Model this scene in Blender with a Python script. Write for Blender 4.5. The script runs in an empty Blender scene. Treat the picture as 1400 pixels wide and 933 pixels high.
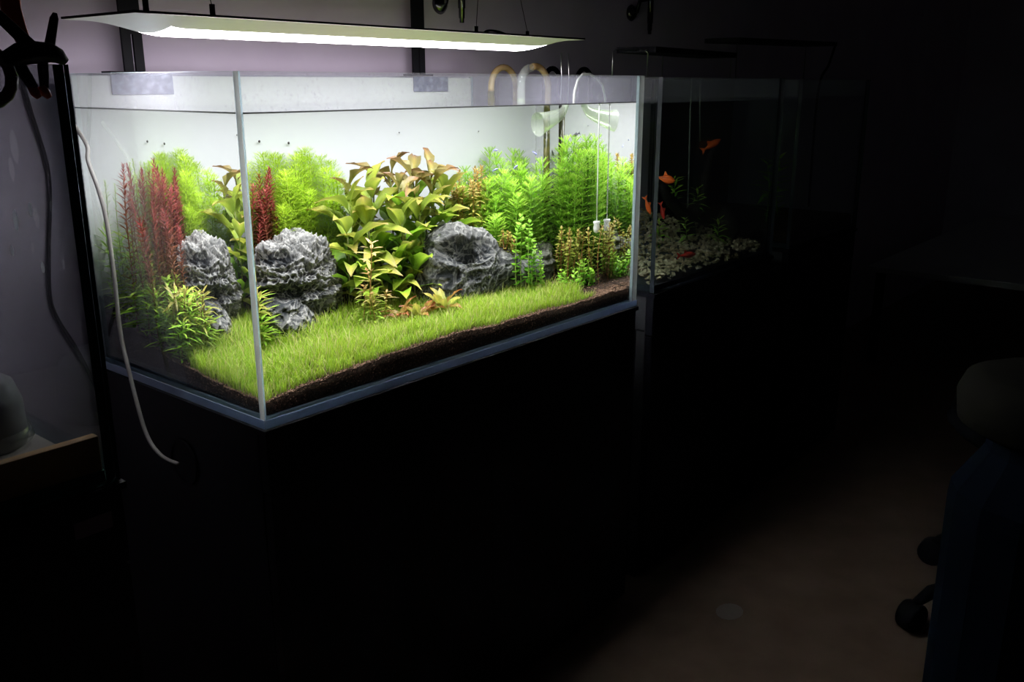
import bpy, bmesh, math, random
import numpy as np
from mathutils import Vector, Matrix, Euler, noise
random.seed(11); RNG = np.random.default_rng(5)
S = bpy.context.scene; C = S.collection
PI = math.pi

# ------------------------------------------------------------------ camera, world, exposure
cam_d = bpy.data.cameras.new('camera'); cam = bpy.data.objects.new('camera', cam_d); C.objects.link(cam)
cam_d.sensor_width = 36; cam_d.lens = 1251 / 1400 * 36; cam_d.clip_start = .02
pitch, yaw = math.radians(15.736), math.radians(39.646)      # yaw measured from +X towards +Y
cam.location = (-.6564, -.9619, -.01404)
fw = Vector((math.cos(yaw) * math.cos(pitch), math.sin(yaw) * math.cos(pitch), -math.sin(pitch)))
cam.rotation_euler = fw.to_track_quat('-Z', 'Y').to_euler()
S.camera = cam
W = bpy.data.worlds.new('night_room'); S.world = W; W.use_nodes = True
W.node_tree.nodes['Background'].inputs[0].default_value = (.9, .92, 1, 1)
W.node_tree.nodes['Background'].inputs[1].default_value = .0030
S.view_settings.view_transform = 'Standard'; S.view_settings.look = 'None'
S.view_settings.gamma = 1; S.view_settings.exposure = 0.0
S.cycles.max_bounces = 14; S.cycles.transmission_bounces = 12; S.cycles.transparent_max_bounces = 32
S.cycles.diffuse_bounces = 4; S.cycles.glossy_bounces = 6
S.cycles.sample_clamp_indirect = 6.0; S.cycles.blur_glossy = .5
LEDS = 3.5             # watts of its downward LED array
LAMP = 21.0            # radiance of the planted tank's lamp
FLOOR = -1.13

# ------------------------------------------------------------------ materials
def mat(name, col=(.5, .5, .5), rough=.5, metal=0, spec=.5, trans=0):
    m = bpy.data.materials.new(name); m.use_nodes = True
    b = m.node_tree.nodes['Principled BSDF']
    b.inputs['Base Color'].default_value = (*col, 1); b.inputs['Roughness'].default_value = rough
    b.inputs['Metallic'].default_value = metal; b.inputs['Specular IOR Level'].default_value = spec
    return m
def nt(m): return m.node_tree.nodes, m.node_tree.links
def noisy(name, c1, c2, scale=20, rough=.6, bump=.2, detail=6, spec=.4, lo=.35, hi=.65, dist=.002, sc=(1, 1, 1)):
    m = mat(name, c1, rough, spec=spec); N, L = nt(m); b = N['Principled BSDF']
    tc = N.new('ShaderNodeTexCoord'); mp = N.new('ShaderNodeMapping'); mp.inputs['Scale'].default_value = sc
    n = N.new('ShaderNodeTexNoise'); n.inputs['Scale'].default_value = scale; n.inputs['Detail'].default_value = detail
    r = N.new('ShaderNodeValToRGB'); r.color_ramp.elements[0].position = lo; r.color_ramp.elements[1].position = hi
    r.color_ramp.elements[0].color = (*c1, 1); r.color_ramp.elements[1].color = (*c2, 1)
    bp = N.new('ShaderNodeBump'); bp.inputs['Strength'].default_value = bump; bp.inputs['Distance'].default_value = dist
    L.new(tc.outputs['Object'], mp.inputs[0]); L.new(mp.outputs[0], n.inputs[0]); L.new(n.outputs[0], r.inputs[0])
    L.new(r.outputs[0], b.inputs['Base Color']); L.new(n.outputs[0], bp.inputs['Height']); L.new(bp.outputs[0], b.inputs['Normal'])
    return m
def leafmat(name, tr=.35, rough=.45, vein=0):
    """colour from the vertex colours of the mesh, a little light passes through"""
    m = mat(name, rough=rough, spec=.25); N, L = nt(m); b = N['Principled BSDF']; o = N['Material Output']
    a = N.new('ShaderNodeAttribute'); a.attribute_name = 'Col'
    t = N.new('ShaderNodeBsdfTranslucent'); mx = N.new('ShaderNodeMixShader'); mx.inputs[0].default_value = tr
    L.new(a.outputs[0], b.inputs['Base Color']); L.new(a.outputs[0], t.inputs[0])
    L.new(b.outputs[0], mx.inputs[1]); L.new(t.outputs[0], mx.inputs[2]); L.new(mx.outputs[0], o.inputs[0])
    return m
def glass_mat(name, tint=(.93, .97, .96), spot=.25, zlo=-.05, base_haze=.003, hz=(.72, .7, .8)):
    """thin clear pane: Fresnel reflection over see-through tint, dried water spots above the water line"""
    m = bpy.data.materials.new(name); m.use_nodes = True; N, L = nt(m); N.clear()
    o = N.new('ShaderNodeOutputMaterial'); t = N.new('ShaderNodeBsdfTransparent'); t.inputs[0].default_value = (*tint, 1)
    g = N.new('ShaderNodeBsdfGlossy'); g.inputs['Roughness'].default_value = .02
    fr = N.new('ShaderNodeLayerWeight'); fr.inputs[0].default_value = .12
    mf = N.new('ShaderNodeMath'); mf.operation = 'MULTIPLY'; mf.inputs[1].default_value = .35
    mx = N.new('ShaderNodeMixShader'); L.new(fr.outputs['Fresnel'], mf.inputs[0]); L.new(mf.outputs[0], mx.inputs[0])
    L.new(t.outputs[0], mx.inputs[1]); L.new(g.outputs[0], mx.inputs[2])
    d = N.new('ShaderNodeBsdfDiffuse'); d.inputs[0].default_value = (*hz, 1)
    tl = N.new('ShaderNodeBsdfTranslucent'); tl.inputs[0].default_value = (*hz, 1)
    ad = N.new('ShaderNodeMixShader'); ad.inputs[0].default_value = .5
    L.new(d.outputs[0], ad.inputs[1]); L.new(tl.outputs[0], ad.inputs[2])
    ge = N.new('ShaderNodeNewGeometry'); sx = N.new('ShaderNodeSeparateXYZ'); L.new(ge.outputs['Position'], sx.inputs[0])
    mr = N.new('ShaderNodeMapRange'); mr.inputs['From Min'].default_value = zlo - .004; mr.inputs['From Max'].default_value = zlo + .004
    L.new(sx.outputs['Z'], mr.inputs['Value'])
    n = N.new('ShaderNodeTexNoise'); n.inputs['Scale'].default_value = 160; n.inputs['Detail'].default_value = 5
    n2 = N.new('ShaderNodeTexNoise'); n2.inputs['Scale'].default_value = 14; n2.inputs['Detail'].default_value = 4
    L.new(ge.outputs['Position'], n.inputs[0]); L.new(ge.outputs['Position'], n2.inputs[0])
    r = N.new('ShaderNodeMapRange'); r.inputs['From Min'].default_value = .56; r.inputs['From Max'].default_value = .74
    L.new(n.outputs[0], r.inputs['Value'])
    r2 = N.new('ShaderNodeMapRange'); r2.inputs['From Min'].default_value = .35; r2.inputs['From Max'].default_value = .7
    L.new(n2.outputs[0], r2.inputs['Value'])
    def mth(op, a, b):
        q = N.new('ShaderNodeMath'); q.operation = op
        for i, v in enumerate((a, b)):
            if isinstance(v, (int, float)): q.inputs[i].default_value = v
            else: L.new(v, q.inputs[i])
        return q.outputs[0]
    s1 = mth('MULTIPLY', r.outputs[0], r2.outputs[0]); s1 = mth('MULTIPLY', s1, spot * 1.6)
    s1 = mth('ADD', s1, spot * .55); s1 = mth('MULTIPLY', s1, mr.outputs[0]); s1 = mth('ADD', s1, base_haze)
    m2 = N.new('ShaderNodeMixShader'); L.new(s1, m2.inputs[0]); L.new(mx.outputs[0], m2.inputs[1]); L.new(ad.outputs[0], m2.inputs[2])
    L.new(m2.outputs[0], o.inputs[0]); return m
def clear_mat(name, tint=(.85, .88, .85), refl=.6, haze=.06):
    m = bpy.data.materials.new(name); m.use_nodes = True; N, L = nt(m); N.clear()
    o = N.new('ShaderNodeOutputMaterial'); t = N.new('ShaderNodeBsdfTransparent'); t.inputs[0].default_value = (*tint, 1)
    g = N.new('ShaderNodeBsdfGlossy'); g.inputs['Roughness'].default_value = .08
    fr = N.new('ShaderNodeLayerWeight'); fr.inputs[0].default_value = .35
    mf = N.new('ShaderNodeMath'); mf.operation = 'MULTIPLY'; mf.inputs[1].default_value = refl
    mx = N.new('ShaderNodeMixShader'); L.new(fr.outputs['Facing'], mf.inputs[0]); L.new(mf.outputs[0], mx.inputs[0])
    L.new(t.outputs[0], mx.inputs[1]); L.new(g.outputs[0], mx.inputs[2])
    d = N.new('ShaderNodeBsdfDiffuse'); d.inputs[0].default_value = (*tint, 1)
    m2 = N.new('ShaderNodeMixShader'); m2.inputs[0].default_value = haze
    L.new(mx.outputs[0], m2.inputs[1]); L.new(d.outputs[0], m2.inputs[2]); L.new(m2.outputs[0], o.inputs[0]); return m
def edge_mat(name, col, tr=.6):
    m = mat(name, col, .35); N, L = nt(m); b = N['Principled BSDF']; o = N['Material Output']
    t = N.new('ShaderNodeBsdfTranslucent'); t.inputs[0].default_value = (*col, 1)
    mx = N.new('ShaderNodeMixShader'); mx.inputs[0].default_value = tr
    L.new(b.outputs[0], mx.inputs[1]); L.new(t.outputs[0], mx.inputs[2]); L.new(mx.outputs[0], o.inputs[0]); return m

M = {}
M['wall'] = noisy('wall_paint', (.55, .47, .58), (.61, .53, .64), 6, .9, .05)
M['film'] = mat('white_film', (.50, .505, .52), .9, spec=.1)
M['floor'] = noisy('brown_floor', (.17, .11, .075), (.22, .15, .11), 9, .55, .1)
M['glass'] = glass_mat('pane_glass', spot=.17)
M['glass_wet'] = glass_mat('splashed_pane_glass', spot=.26, zlo=-.052, base_haze=.004, hz=(.58, .52, .72))
M['glass_dirty'] = glass_mat('dusty_pane_glass', tint=(.80, .81, .82), spot=.006, zlo=-.5, base_haze=.0)
M['edge'] = edge_mat('pale_blue_glass_edge', (.70, .83, .92), .65)
M['edge_warm'] = edge_mat('pale_glass_edge', (.90, .90, .88), .7)
M['edge_green'] = mat('dark_green_glass_edge', (.012, .06, .045), .6, spec=.15)
M['edge_dark'] = edge_mat('dim_glass_edge', (.05, .06, .08), .5)
M['black'] = mat('black_metal', (.008, .008, .011), .6, spec=.15)
M['strip'] = edge_mat('painted_edge_glow', (.62, .74, .92), .5)  # brighter blue stands for light carried through the bottom glass
M['slot'] = mat('dark_blue_metal', (.03, .035, .06), .5)
M['clampblue'] = noisy('blue_grey_clamp', (.07, .08, .14), (.22, .24, .34), 90, .5, .1, lo=.45, hi=.75)
M['cab'] = mat('black_cabinet', (.006, .006, .010), .55, spec=.2)
M['cab_side'] = mat('dark_grey_panel', (.05, .05, .055), .7)
M['white'] = mat('white_lamp_shell', (.75, .74, .74), .4)
M['silver'] = mat('steel_wire', (.6, .6, .62), .3, 1)
M['chrome'] = mat('dark_chrome', (.10, .10, .11), .2, 1)
M['hose'] = mat('grey_white_hose', (.42, .40, .38), .45)
M['cord'] = mat('black_cord', (.003, .003, .004), 1.0, spec=0)
M['tube'] = clear_mat('clear_tube', (.90, .93, .90), .7, .10)
M['flare'] = clear_mat('algae_tinted_glass', (.88, .93, .82), .6, .10)
M['stained'] = noisy('algae_stained_tube', (.035, .04, .012), (.16, .14, .04), 70, .25, .1, lo=.4, hi=.7)
M['brown_hose'] = noisy('brown_stained_hose', (.22, .13, .05), (.45, .33, .16), 40, .25, .1)
M['orange'] = mat('red_orange_plastic', (.75, .09, .02), .4)
M['darkred'] = mat('dark_red_plastic', (.05, .008, .01), .4)
M['grey'] = noisy('grey_plastic', (.10, .10, .11), (.16, .16, .17), 12, .6, .05)
M['wood'] = noisy('brown_board', (.24, .12, .045), (.40, .23, .09), 8, .6, .1, sc=(1, 12, 1))
M['sheet'] = noisy('grey_sheet', (.18, .16, .15), (.24, .21, .19), 8, .8, .05)
M['soil'] = noisy('dark_soil', (.014, .009, .006), (.06, .036, .025), 240, .95, .6, spec=.1)
M['grain'] = noisy('soil_grains', (.02, .012, .008), (.30, .18, .12), 260, .95, .3, spec=.1)
M['gravel'] = noisy('cream_gravel', (.26, .21, .12), (.46, .39, .26), 60, .8, .1)
M['drift'] = noisy('dark_driftwood', (.012, .01, .008), (.03, .025, .02), 30, .8, .3)
M['fish'] = mat('orange_fish_skin', (.95, .14, .02), .4)
M['fishred'] = mat('red_fish_skin', (.55, .03, .02), .4)
M['neon'] = mat('violet_blue_fish_skin', (.25, .25, .55), .3)
M['greyfish'] = mat('grey_fish_skin', (.20, .17, .24), .4)
M['snail'] = mat('dark_snail_shell', (.03, .02, .02), .4)
M['co2'] = edge_mat('frosted_white_glass', (.9, .9, .88), .4)
M['leaf'] = leafmat('leaf', .32, .4); M['needle'] = leafmat('needle', .4, .6); M['big'] = leafmat('broad_leaf', .35, .38)
M['stem'] = leafmat('plant_stem', .1, .6)
M['blue'] = noisy('shaded_blue_plastic', (.003, .006, .013), (.005, .009, .018), 5, .9, .05, spec=.03)  # drum body darkened, its shade is put into the colour
M['cream'] = mat('shaded_cream_plastic', (.02, .019, .016), .9, spec=.03)  # cream lid made nearly black, shade put into its colour
M['shelf'] = mat('pale_shelf', (.6, .6, .6), .6)
M['line'] = mat('olive_water_line', (.10, .11, .06), .3)
# stone: dark limestone with pale ridges and veins
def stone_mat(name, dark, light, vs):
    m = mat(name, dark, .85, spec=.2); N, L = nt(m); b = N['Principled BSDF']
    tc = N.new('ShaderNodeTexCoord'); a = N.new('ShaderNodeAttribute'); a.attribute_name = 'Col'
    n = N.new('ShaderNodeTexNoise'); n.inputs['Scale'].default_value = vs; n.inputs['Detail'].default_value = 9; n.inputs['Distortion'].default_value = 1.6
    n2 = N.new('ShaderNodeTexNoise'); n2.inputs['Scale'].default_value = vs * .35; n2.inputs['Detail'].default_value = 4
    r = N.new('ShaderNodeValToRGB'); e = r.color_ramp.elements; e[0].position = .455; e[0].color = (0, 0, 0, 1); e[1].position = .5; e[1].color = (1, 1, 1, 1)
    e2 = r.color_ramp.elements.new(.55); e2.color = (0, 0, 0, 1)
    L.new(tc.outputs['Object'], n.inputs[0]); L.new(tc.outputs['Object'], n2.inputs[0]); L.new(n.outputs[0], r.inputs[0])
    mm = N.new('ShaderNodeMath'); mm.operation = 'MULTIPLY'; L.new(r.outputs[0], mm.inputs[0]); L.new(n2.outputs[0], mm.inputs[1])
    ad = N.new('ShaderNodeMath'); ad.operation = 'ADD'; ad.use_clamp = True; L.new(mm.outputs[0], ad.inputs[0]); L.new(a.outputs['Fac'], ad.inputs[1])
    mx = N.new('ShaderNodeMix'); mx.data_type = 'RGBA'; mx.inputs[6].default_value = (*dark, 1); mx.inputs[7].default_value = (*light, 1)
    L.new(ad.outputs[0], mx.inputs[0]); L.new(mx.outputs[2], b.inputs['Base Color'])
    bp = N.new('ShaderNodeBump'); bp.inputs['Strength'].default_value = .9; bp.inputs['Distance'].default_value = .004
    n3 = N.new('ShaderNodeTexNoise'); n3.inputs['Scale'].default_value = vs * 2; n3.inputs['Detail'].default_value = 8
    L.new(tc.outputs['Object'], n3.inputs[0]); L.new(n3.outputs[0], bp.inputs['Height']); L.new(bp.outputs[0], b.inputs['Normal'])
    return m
M['stone'] = stone_mat('grey_limestone', (.022, .024, .027), (.42, .40, .375), 34)
M['stone_dark'] = stone_mat('dark_limestone', (.018, .02, .022), (.30, .29, .27), 20)
M['slate'] = stone_mat('olive_grey_limestone', (.05, .05, .04), (.22, .22, .18), 22)
# water: sides refract, the top mirrors at a grazing view and lets the lamp through
def water_side():
    m = bpy.data.materials.new('water_side'); m.use_nodes = True; N, L = nt(m); N.clear()
    o = N.new('ShaderNodeOutputMaterial'); g = N.new('ShaderNodeBsdfGlass'); g.inputs['IOR'].default_value = 1.333
    g.inputs['Roughness'].default_value = 0; g.inputs['Color'].default_value = (.98, .985, .985, 1)
    L.new(g.outputs[0], o.inputs[0]); return m
def water_top():
    m = bpy.data.materials.new('water_top'); m.use_nodes = True; N, L = nt(m); N.clear()
    o = N.new('ShaderNodeOutputMaterial'); g = N.new('ShaderNodeBsdfGlossy'); g.inputs['Roughness'].default_value = .03
    g.inputs[0].default_value = (.95, .95, .97, 1)
    t = N.new('ShaderNodeBsdfTransparent'); fr = N.new('ShaderNodeFresnel'); fr.inputs[0].default_value = 1.333
    ge = N.new('ShaderNodeNewGeometry'); iv = N.new('ShaderNodeMath'); iv.operation = 'SUBTRACT'; iv.inputs[0].default_value = 1
    L.new(ge.outputs['Backfacing'], iv.inputs[1]); ml = N.new('ShaderNodeMath'); ml.operation = 'MULTIPLY'
    L.new(fr.outputs[0], ml.inputs[0]); L.new(iv.outputs[0], ml.inputs[1])
    n = N.new('ShaderNodeTexNoise'); n.inputs['Scale'].default_value = 25; n.inputs['Detail'].default_value = 2
    L.new(ge.outputs['Position'], n.inputs[0])
    bp = N.new('ShaderNodeBump'); bp.inputs['Strength'].default_value = .12; bp.inputs['Distance'].default_value = .002
    L.new(n.outputs[0], bp.inputs['Height']); L.new(bp.outputs[0], g.inputs['Normal'])
    mx = N.new('ShaderNodeMixShader'); L.new(ml.outputs[0], mx.inputs[0]); L.new(t.outputs[0], mx.inputs[1]); L.new(g.outputs[0], mx.inputs[2])
    L.new(mx.outputs[0], o.inputs[0]); return m
M['wside'] = water_side(); M['wtop'] = water_top()
def emit(name, col, s):
    m = bpy.data.materials.new(name); m.use_nodes = True; N, L = nt(m); N.clear()
    o = N.new('ShaderNodeOutputMaterial'); e = N.new('ShaderNodeEmission'); e.inputs[0].default_value = (*col, 1); e.inputs[1].default_value = s
    L.new(e.outputs[0], o.inputs[0]); return m
M['glow'] = emit('lamp_glow', (1, .95, 1.0), LAMP)

# ------------------------------------------------------------------ helpers
def tag(o, label=None, cat=None, group=None, kind=None):
    if label: o['label'] = label
    if cat: o['category'] = cat
    if group: o['group'] = group
    if kind: o['kind'] = kind
    return o
def empty(name, loc=(0, 0, 0), rz=0, label=None, cat=None, group=None):
    o = bpy.data.objects.new(name, None); C.objects.link(o); o.location = loc; o.rotation_euler = (0, 0, rz)
    o.empty_display_size = .02
    return tag(o, label, cat, group)
class MB:
    """collects geometry in world or local coordinates, links it as one mesh object"""
    def __init__(s): s.v = []; s.f = []; s.c = []; s.mi = []
    def add(s, vs, fs, col=None, mi=0):
        n = len(s.v); s.v += [tuple(v) for v in vs]; s.f += [tuple(i + n for i in f) for f in fs]
        s.c += [col or (1, 1, 1)] * len(vs) if not (col and isinstance(col[0], (tuple, list))) else list(col)
        s.mi += [mi] * len(fs); return s
    def box(s, x0, x1, y0, y1, z0, z1, mi=0, bev=0):
        if bev:
            b = bev
            xs = [x0, x1]; out = []
            bm = bmesh.new(); bmesh.ops.create_cube(bm, size=1)
            for v in bm.verts:
                v.co = Vector(((x0 + x1) / 2 + v.co.x * (x1 - x0), (y0 + y1) / 2 + v.co.y * (y1 - y0), (z0 + z1) / 2 + v.co.z * (z1 - z0)))
            bmesh.ops.bevel(bm, geom=bm.edges[:], offset=b, segments=2, affect='EDGES', profile=.5)
            s.add([v.co for v in bm.verts], [[v.index for v in f.verts] for f in bm.faces], mi=mi); bm.free(); return s
        vs = [(x, y, z) for x in (x0, x1) for y in (y0, y1) for z in (z0, z1)]
        s.add(vs, [(0, 1, 3, 2), (4, 6, 7, 5), (0, 4, 5, 1), (2, 3, 7, 6), (0, 2, 6, 4), (1, 5, 7, 3)], mi=mi); return s
    def tube(s, pts, r, n=10, col=None, cap=True, mi=0, flat=1):
        pts = [Vector(p) for p in pts]; rs = r if isinstance(r, (list, tuple)) else [r] * len(pts)
        ring = []; up = None; base = len(s.v); vs = []
        for i, p in enumerate(pts):
            d = (pts[min(i + 1, len(pts) - 1)] - pts[max(i - 1, 0)]).normalized()
            if up is None: up = d.orthogonal().normalized()
            up = (up - d * up.dot(d));
            if up.length < 1e-6: up = d.orthogonal()
            up.normalize(); sd = d.cross(up)
            for k in range(n):
                a = 2 * PI * k / n; vs.append(p + (up * math.cos(a) * flat + sd * math.sin(a)) * rs[i])
        fs = [(i * n + k, i * n + (k + 1) % n, (i + 1) * n + (k + 1) % n, (i + 1) * n + k) for i in range(len(pts) - 1) for k in range(n)]
        if cap: fs += [tuple(range(n))[::-1], tuple((len(pts) - 1) * n + k for k in range(n))]
        s.add(vs, fs, col, mi); return s
    def lathe(s, prof, n=24, loc=(0, 0, 0), mi=0):
        vs = [(loc[0] + r * math.cos(2 * PI * k / n), loc[1] + r * math.sin(2 * PI * k / n), loc[2] + z) for r, z in prof for k in range(n)]
        fs = [(i * n + k, i * n + (k + 1) % n, (i + 1) * n + (k + 1) % n, (i + 1) * n + k) for i in range(len(prof) - 1) for k in range(n)]
        s.add(vs, fs, mi=mi); return s
    def mesh(s, name, mats, smooth=True, color=False):
        me = bpy.data.meshes.new(name); me.from_pydata(s.v, [], s.f)
        for m in (mats if isinstance(mats, (list, tuple)) else [mats]): me.materials.append(m)
        if any(s.mi): me.polygons.foreach_set('material_index', s.mi)
        me.polygons.foreach_set('use_smooth', [smooth] * len(s.f))
        if color:
            a = me.color_attributes.new('Col', 'FLOAT_COLOR', 'POINT')
            a.data.foreach_set('color', np.array([(c[0], c[1], c[2], 1) for c in s.c], dtype=np.float32).ravel())
        me.update(); return me
    def build(s, name, mats, parent=None, smooth=False, color=False):
        o = bpy.data.objects.new(name, s.mesh(name, mats, smooth, color)); C.objects.link(o)
        if parent: o.parent = parent
        return o
def inst(name, me, parent=None, loc=(0, 0, 0), rot=(0, 0, 0), sc=1):
    o = bpy.data.objects.new(name, me); C.objects.link(o); o.location = loc; o.rotation_euler = rot
    o.scale = (sc, sc, sc) if isinstance(sc, (int, float)) else sc
    if parent: o.parent = parent
    return o
def under(parent, o):         # keep world coordinates when parented to a moved, unrotated empty
    o.location = o.location - parent.location; o.parent = parent; return o
def arc(c, r, a0, a1, n, ax='xz'):
    out = []
    for i in range(n + 1):
        a = math.radians(a0 + (a1 - a0) * i / n)
        out.append((c[0] + r * math.cos(a), c[1], c[2] + r * math.sin(a)) if ax == 'xz' else (c[0], c[1] + r * math.cos(a), c[2] + r * math.sin(a)))
    return out
def rmix(a, b, t): return tuple(a[i] + (b[i] - a[i]) * t for i in range(3))
def jit(c, s=.12):
    k = 1 + random.uniform(-s, s); return (c[0] * k * random.uniform(1 - s / 2, 1 + s / 2), c[1] * k, c[2] * k)

# ------------------------------------------------------------------ the room
WY = .486
o = MB().box(-3, 6, WY, WY + .1, FLOOR, 2.2).build('wall_back', M['wall']); tag(o, kind='structure')
o = MB().box(5.0, 5.1, -3.4, WY, FLOOR, 2.2).build('wall_right', M['wall']); tag(o, kind='structure')
o = MB().box(-3, 6, -3.4, WY + .1, FLOOR - .05, FLOOR).build('floor', M['floor']); tag(o, kind='structure')

# ------------------------------------------------------------------ rimless tanks
def tank(name, x0, x1, y0, y1, z0, z1, label, t=.010, glass=('glass', 'glass', 'glass', 'glass'), edges=('edge', 'edge_warm'), film=None, bt=.012, filmz=None):
    r = empty(name, (x0, y0, z0), 0, label, 'aquarium')
    def pane(nm, a, gm, em, axis):
        # faces of box(): 0 -x, 1 +x, 2 -y, 3 +y, 4 -z, 5 +z
        b = MB().box(*a); big = {'y': (2, 3), 'x': (0, 1), 'z': (4, 5)}[axis]
        b.mi = [0 if i in big else 1 for i in range(6)]
        return under(r, b.build(nm, [M[gm], M[em]]))
    pane('front_pane', (x0, x1, y0, y0 + t, z0, z1), glass[0], edges[1], 'y')
    pane('back_pane', (x0, x1, y1 - t, y1, z0, z1), glass[3], edges[1], 'y')
    g = .0006
    pane('side_pane', (x0, x0 + t, y0 + t + g, y1 - t - g, z0, z1), glass[1], edges[0], 'x')
    pane('side_pane', (x1 - t, x1, y0 + t + g, y1 - t - g, z0, z1), glass[2], edges[0], 'x')
    b = MB().box(x0 + t + g, x1 - t - g, y0 + t + g, y1 - t - g, z0, z0 + bt)
    under(r, b.build('bottom_pane', M[edges[0]]))
    if film:
        b = MB().box(x0 + t + g, x1 - t - g, y1 - t - .0035, y1 - t - .0012, z0 + bt + .001, filmz)
        under(r, b.build('background_film', M[film]))
    return r
def silicone(r, x0, y0, z0, z1, x1, y1):
    b = MB()
    for (a, c) in ((x0 + .0102, y0 + .0102), (x1 - .0102, y0 + .0102)):
        sx = 1 if a < (x0 + x1) / 2 else -1
        b.add([(a, c, z0), (a + sx * .004, c, z0), (a, c + .004, z0), (a, c, z1), (a + sx * .004, c, z1), (a, c + .004, z1)],
              [(0, 1, 4, 3), (1, 2, 5, 4), (2, 0, 3, 5)])
    under(r, b.build('silicone_seam', M['edge']))

T1 = tank('planted_aquarium', 0, .9, 0, .45, -.45, 0, 'brightly lit rimless glass aquarium full of green and red plants', glass=('glass', 'glass', 'glass_wet', 'glass'), film='film', filmz=-.003)
# bluish slips added outside front and side, coloured like the bottom edge's piped light
b = MB(); b.box(-.0008, .9008, -.0012, -.0002, -.4495, -.4375); under(T1, b.build('edge_glow_strip', M['strip']))
b = MB(); b.box(-.0014, -.0002, .001, .4495, -.4495, -.4375); under(T1, b.build('edge_glow_strip', M['strip']))

# water body with refracting sides (inner faces of the panes), closed at the back by the film
WZ = -.049
b = MB(); a0, a1, c0, c1 = .0104, .8896, .0104, .4366; zb = -.437
nx, ny = 40, 20
b.add([(a0, c0, zb), (a1, c0, zb), (a1, c0, WZ), (a0, c0, WZ)], [(0, 1, 2, 3)], mi=0)
b.add([(a0, c0, zb), (a0, c0, WZ), (a0, c1, WZ), (a0, c1, zb)], [(0, 1, 2, 3)], mi=0)
b.add([(a1, c0, zb), (a1, c1, zb), (a1, c1, WZ), (a1, c0, WZ)], [(0, 1, 2, 3)], mi=0)
b.add([(a0, c0, WZ), (a1, c0, WZ), (a1, c1, WZ), (a0, c1, WZ)], [(0, 1, 2, 3)], mi=1)
o = b.build('tank_water', [M['wside'], M['wtop']]); tag(o, 'clear still water filling the brightly lit planted aquarium', 'water', kind='stuff')
b = MB()
b.box(.0105, .8895, .0102, .0116, WZ - .0008, WZ + .0012); b.box(.0102, .0116, .0118, .436, WZ - .0008, WZ + .0012)
o = b.build('water_line', M['line'], o)

# ------------------------------------------------------------------ soil
def gz(x, y):
    h = -.412 + .058 * (max(y, 0) / .42) ** 2.2 - .010 * math.exp(-max(x, 0) / .05) + .004 * noise.noise((x * 14, y * 14, 1)) + .002 * noise.noise((x * 60, y * 60, 3))
    h += .009 * math.exp(-((x - .33) / .22) ** 2)
    h += .022 * max(0, (y - .25) / .2) * math.exp(-(x / .09) ** 2)
    return h
SX0, SX1, SY0, SY1 = .0125, .888, .0125, .436
nx, ny = 220, 110; b = MB(); vs = []; fs = []
for j in range(ny + 1):
    for i in range(nx + 1):
        x = SX0 + (SX1 - SX0) * i / nx; y = SY0 + (SY1 - SY0) * j / ny
        vs.append((x, y, gz(x, y) + .0015 * noise.noise((x * 300, y * 300, 0))))
for j in range(ny):
    for i in range(nx):
        a = j * (nx + 1) + i; fs.append((a, a + 1, a + nx + 2, a + nx + 1))
b.add(vs, fs)
for rng in ([(i) for i in range(nx + 1)], [j * (nx + 1) for j in range(ny + 1)]):
    n0 = len(b.v); top = [b.v[k] for k in rng]; b.add(top + [(p[0], p[1], -.4365) for p in top], [(k, k + 1, k + 1 + len(top), k + len(top)) for k in range(len(top) - 1)])
soil = b.build('soil_bed', M['soil'], smooth=True); tag(soil, 'dark brown granular soil bed sloping up inside the lit aquarium', 'soil', kind='stuff')
def octas(name, P, R, m, parent=None, squash=.8):
    """many small irregular grains in one mesh"""
    n = len(P); base = np.array([(1, 0, 0), (-1, 0, 0), (0, 1, 0), (0, -1, 0), (0, 0, squash), (0, 0, -squash)], float)
    V = base[None] * R[:, None, None] * RNG.uniform(.7, 1.25, (n, 6, 1))
    a = RNG.uniform(0, 6.28, n); ca, sa = np.cos(a), np.sin(a)
    X = V[..., 0] * ca[:, None] - V[..., 1] * sa[:, None]; Y = V[..., 0] * sa[:, None] + V[..., 1] * ca[:, None]
    t = RNG.uniform(-.8, .8, n); ct, st = np.cos(t)[:, None], np.sin(t)[:, None]
    Y2 = Y * ct - V[..., 2] * st; Z2 = Y * st + V[..., 2] * ct
    V = np.stack([X, Y2, Z2], -1) + P[:, None, :]
    F = np.array([(0, 2, 4), (2, 1, 4), (1, 3, 4), (3, 0, 4), (2, 0, 5), (1, 2, 5), (3, 1, 5), (0, 3, 5)])
    F = (F[None] + (np.arange(n) * 6)[:, None, None]).reshape(-1, 3)
    me = bpy.data.meshes.new(name); me.vertices.add(n * 6); me.vertices.foreach_set('co', V.ravel())
    me.loops.add(len(F) * 3); me.loops.foreach_set('vertex_index', F.ravel()); me.polygons.add(len(F))
    me.polygons.foreach_set('loop_start', np.arange(len(F)) * 3); me.polygons.foreach_set('loop_total', np.full(len(F), 3))
    me.polygons.foreach_set('use_smooth', np.zeros(len(F), bool)); me.update(calc_edges=True); me.validate()
    me.materials.append(m); o = bpy.data.objects.new(name, me); C.objects.link(o)
    if parent: o.parent = parent
    return o
P = []
for i in range(9000):       # along the front pane
    x = random.uniform(.0145, .886); z0 = gz(x, .012); P.append((x, random.uniform(.0132, .0165), random.uniform(-.4355, z0 + .0015)))
for i in range(5500):       # along the left pane
    y = random.uniform(.0145, .433); z0 = gz(.012, y); P.append((random.uniform(.0132, .0165), y, random.uniform(-.4355, z0 + .0015)))
for i in range(11000):      # on the surface
    x = random.uniform(.0155, .885); y = random.uniform(.016, .432) if random.random() < .4 else random.uniform(.016, .07); P.append((x, y, gz(x, y) + random.uniform(-.0005, .0015)))
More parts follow.
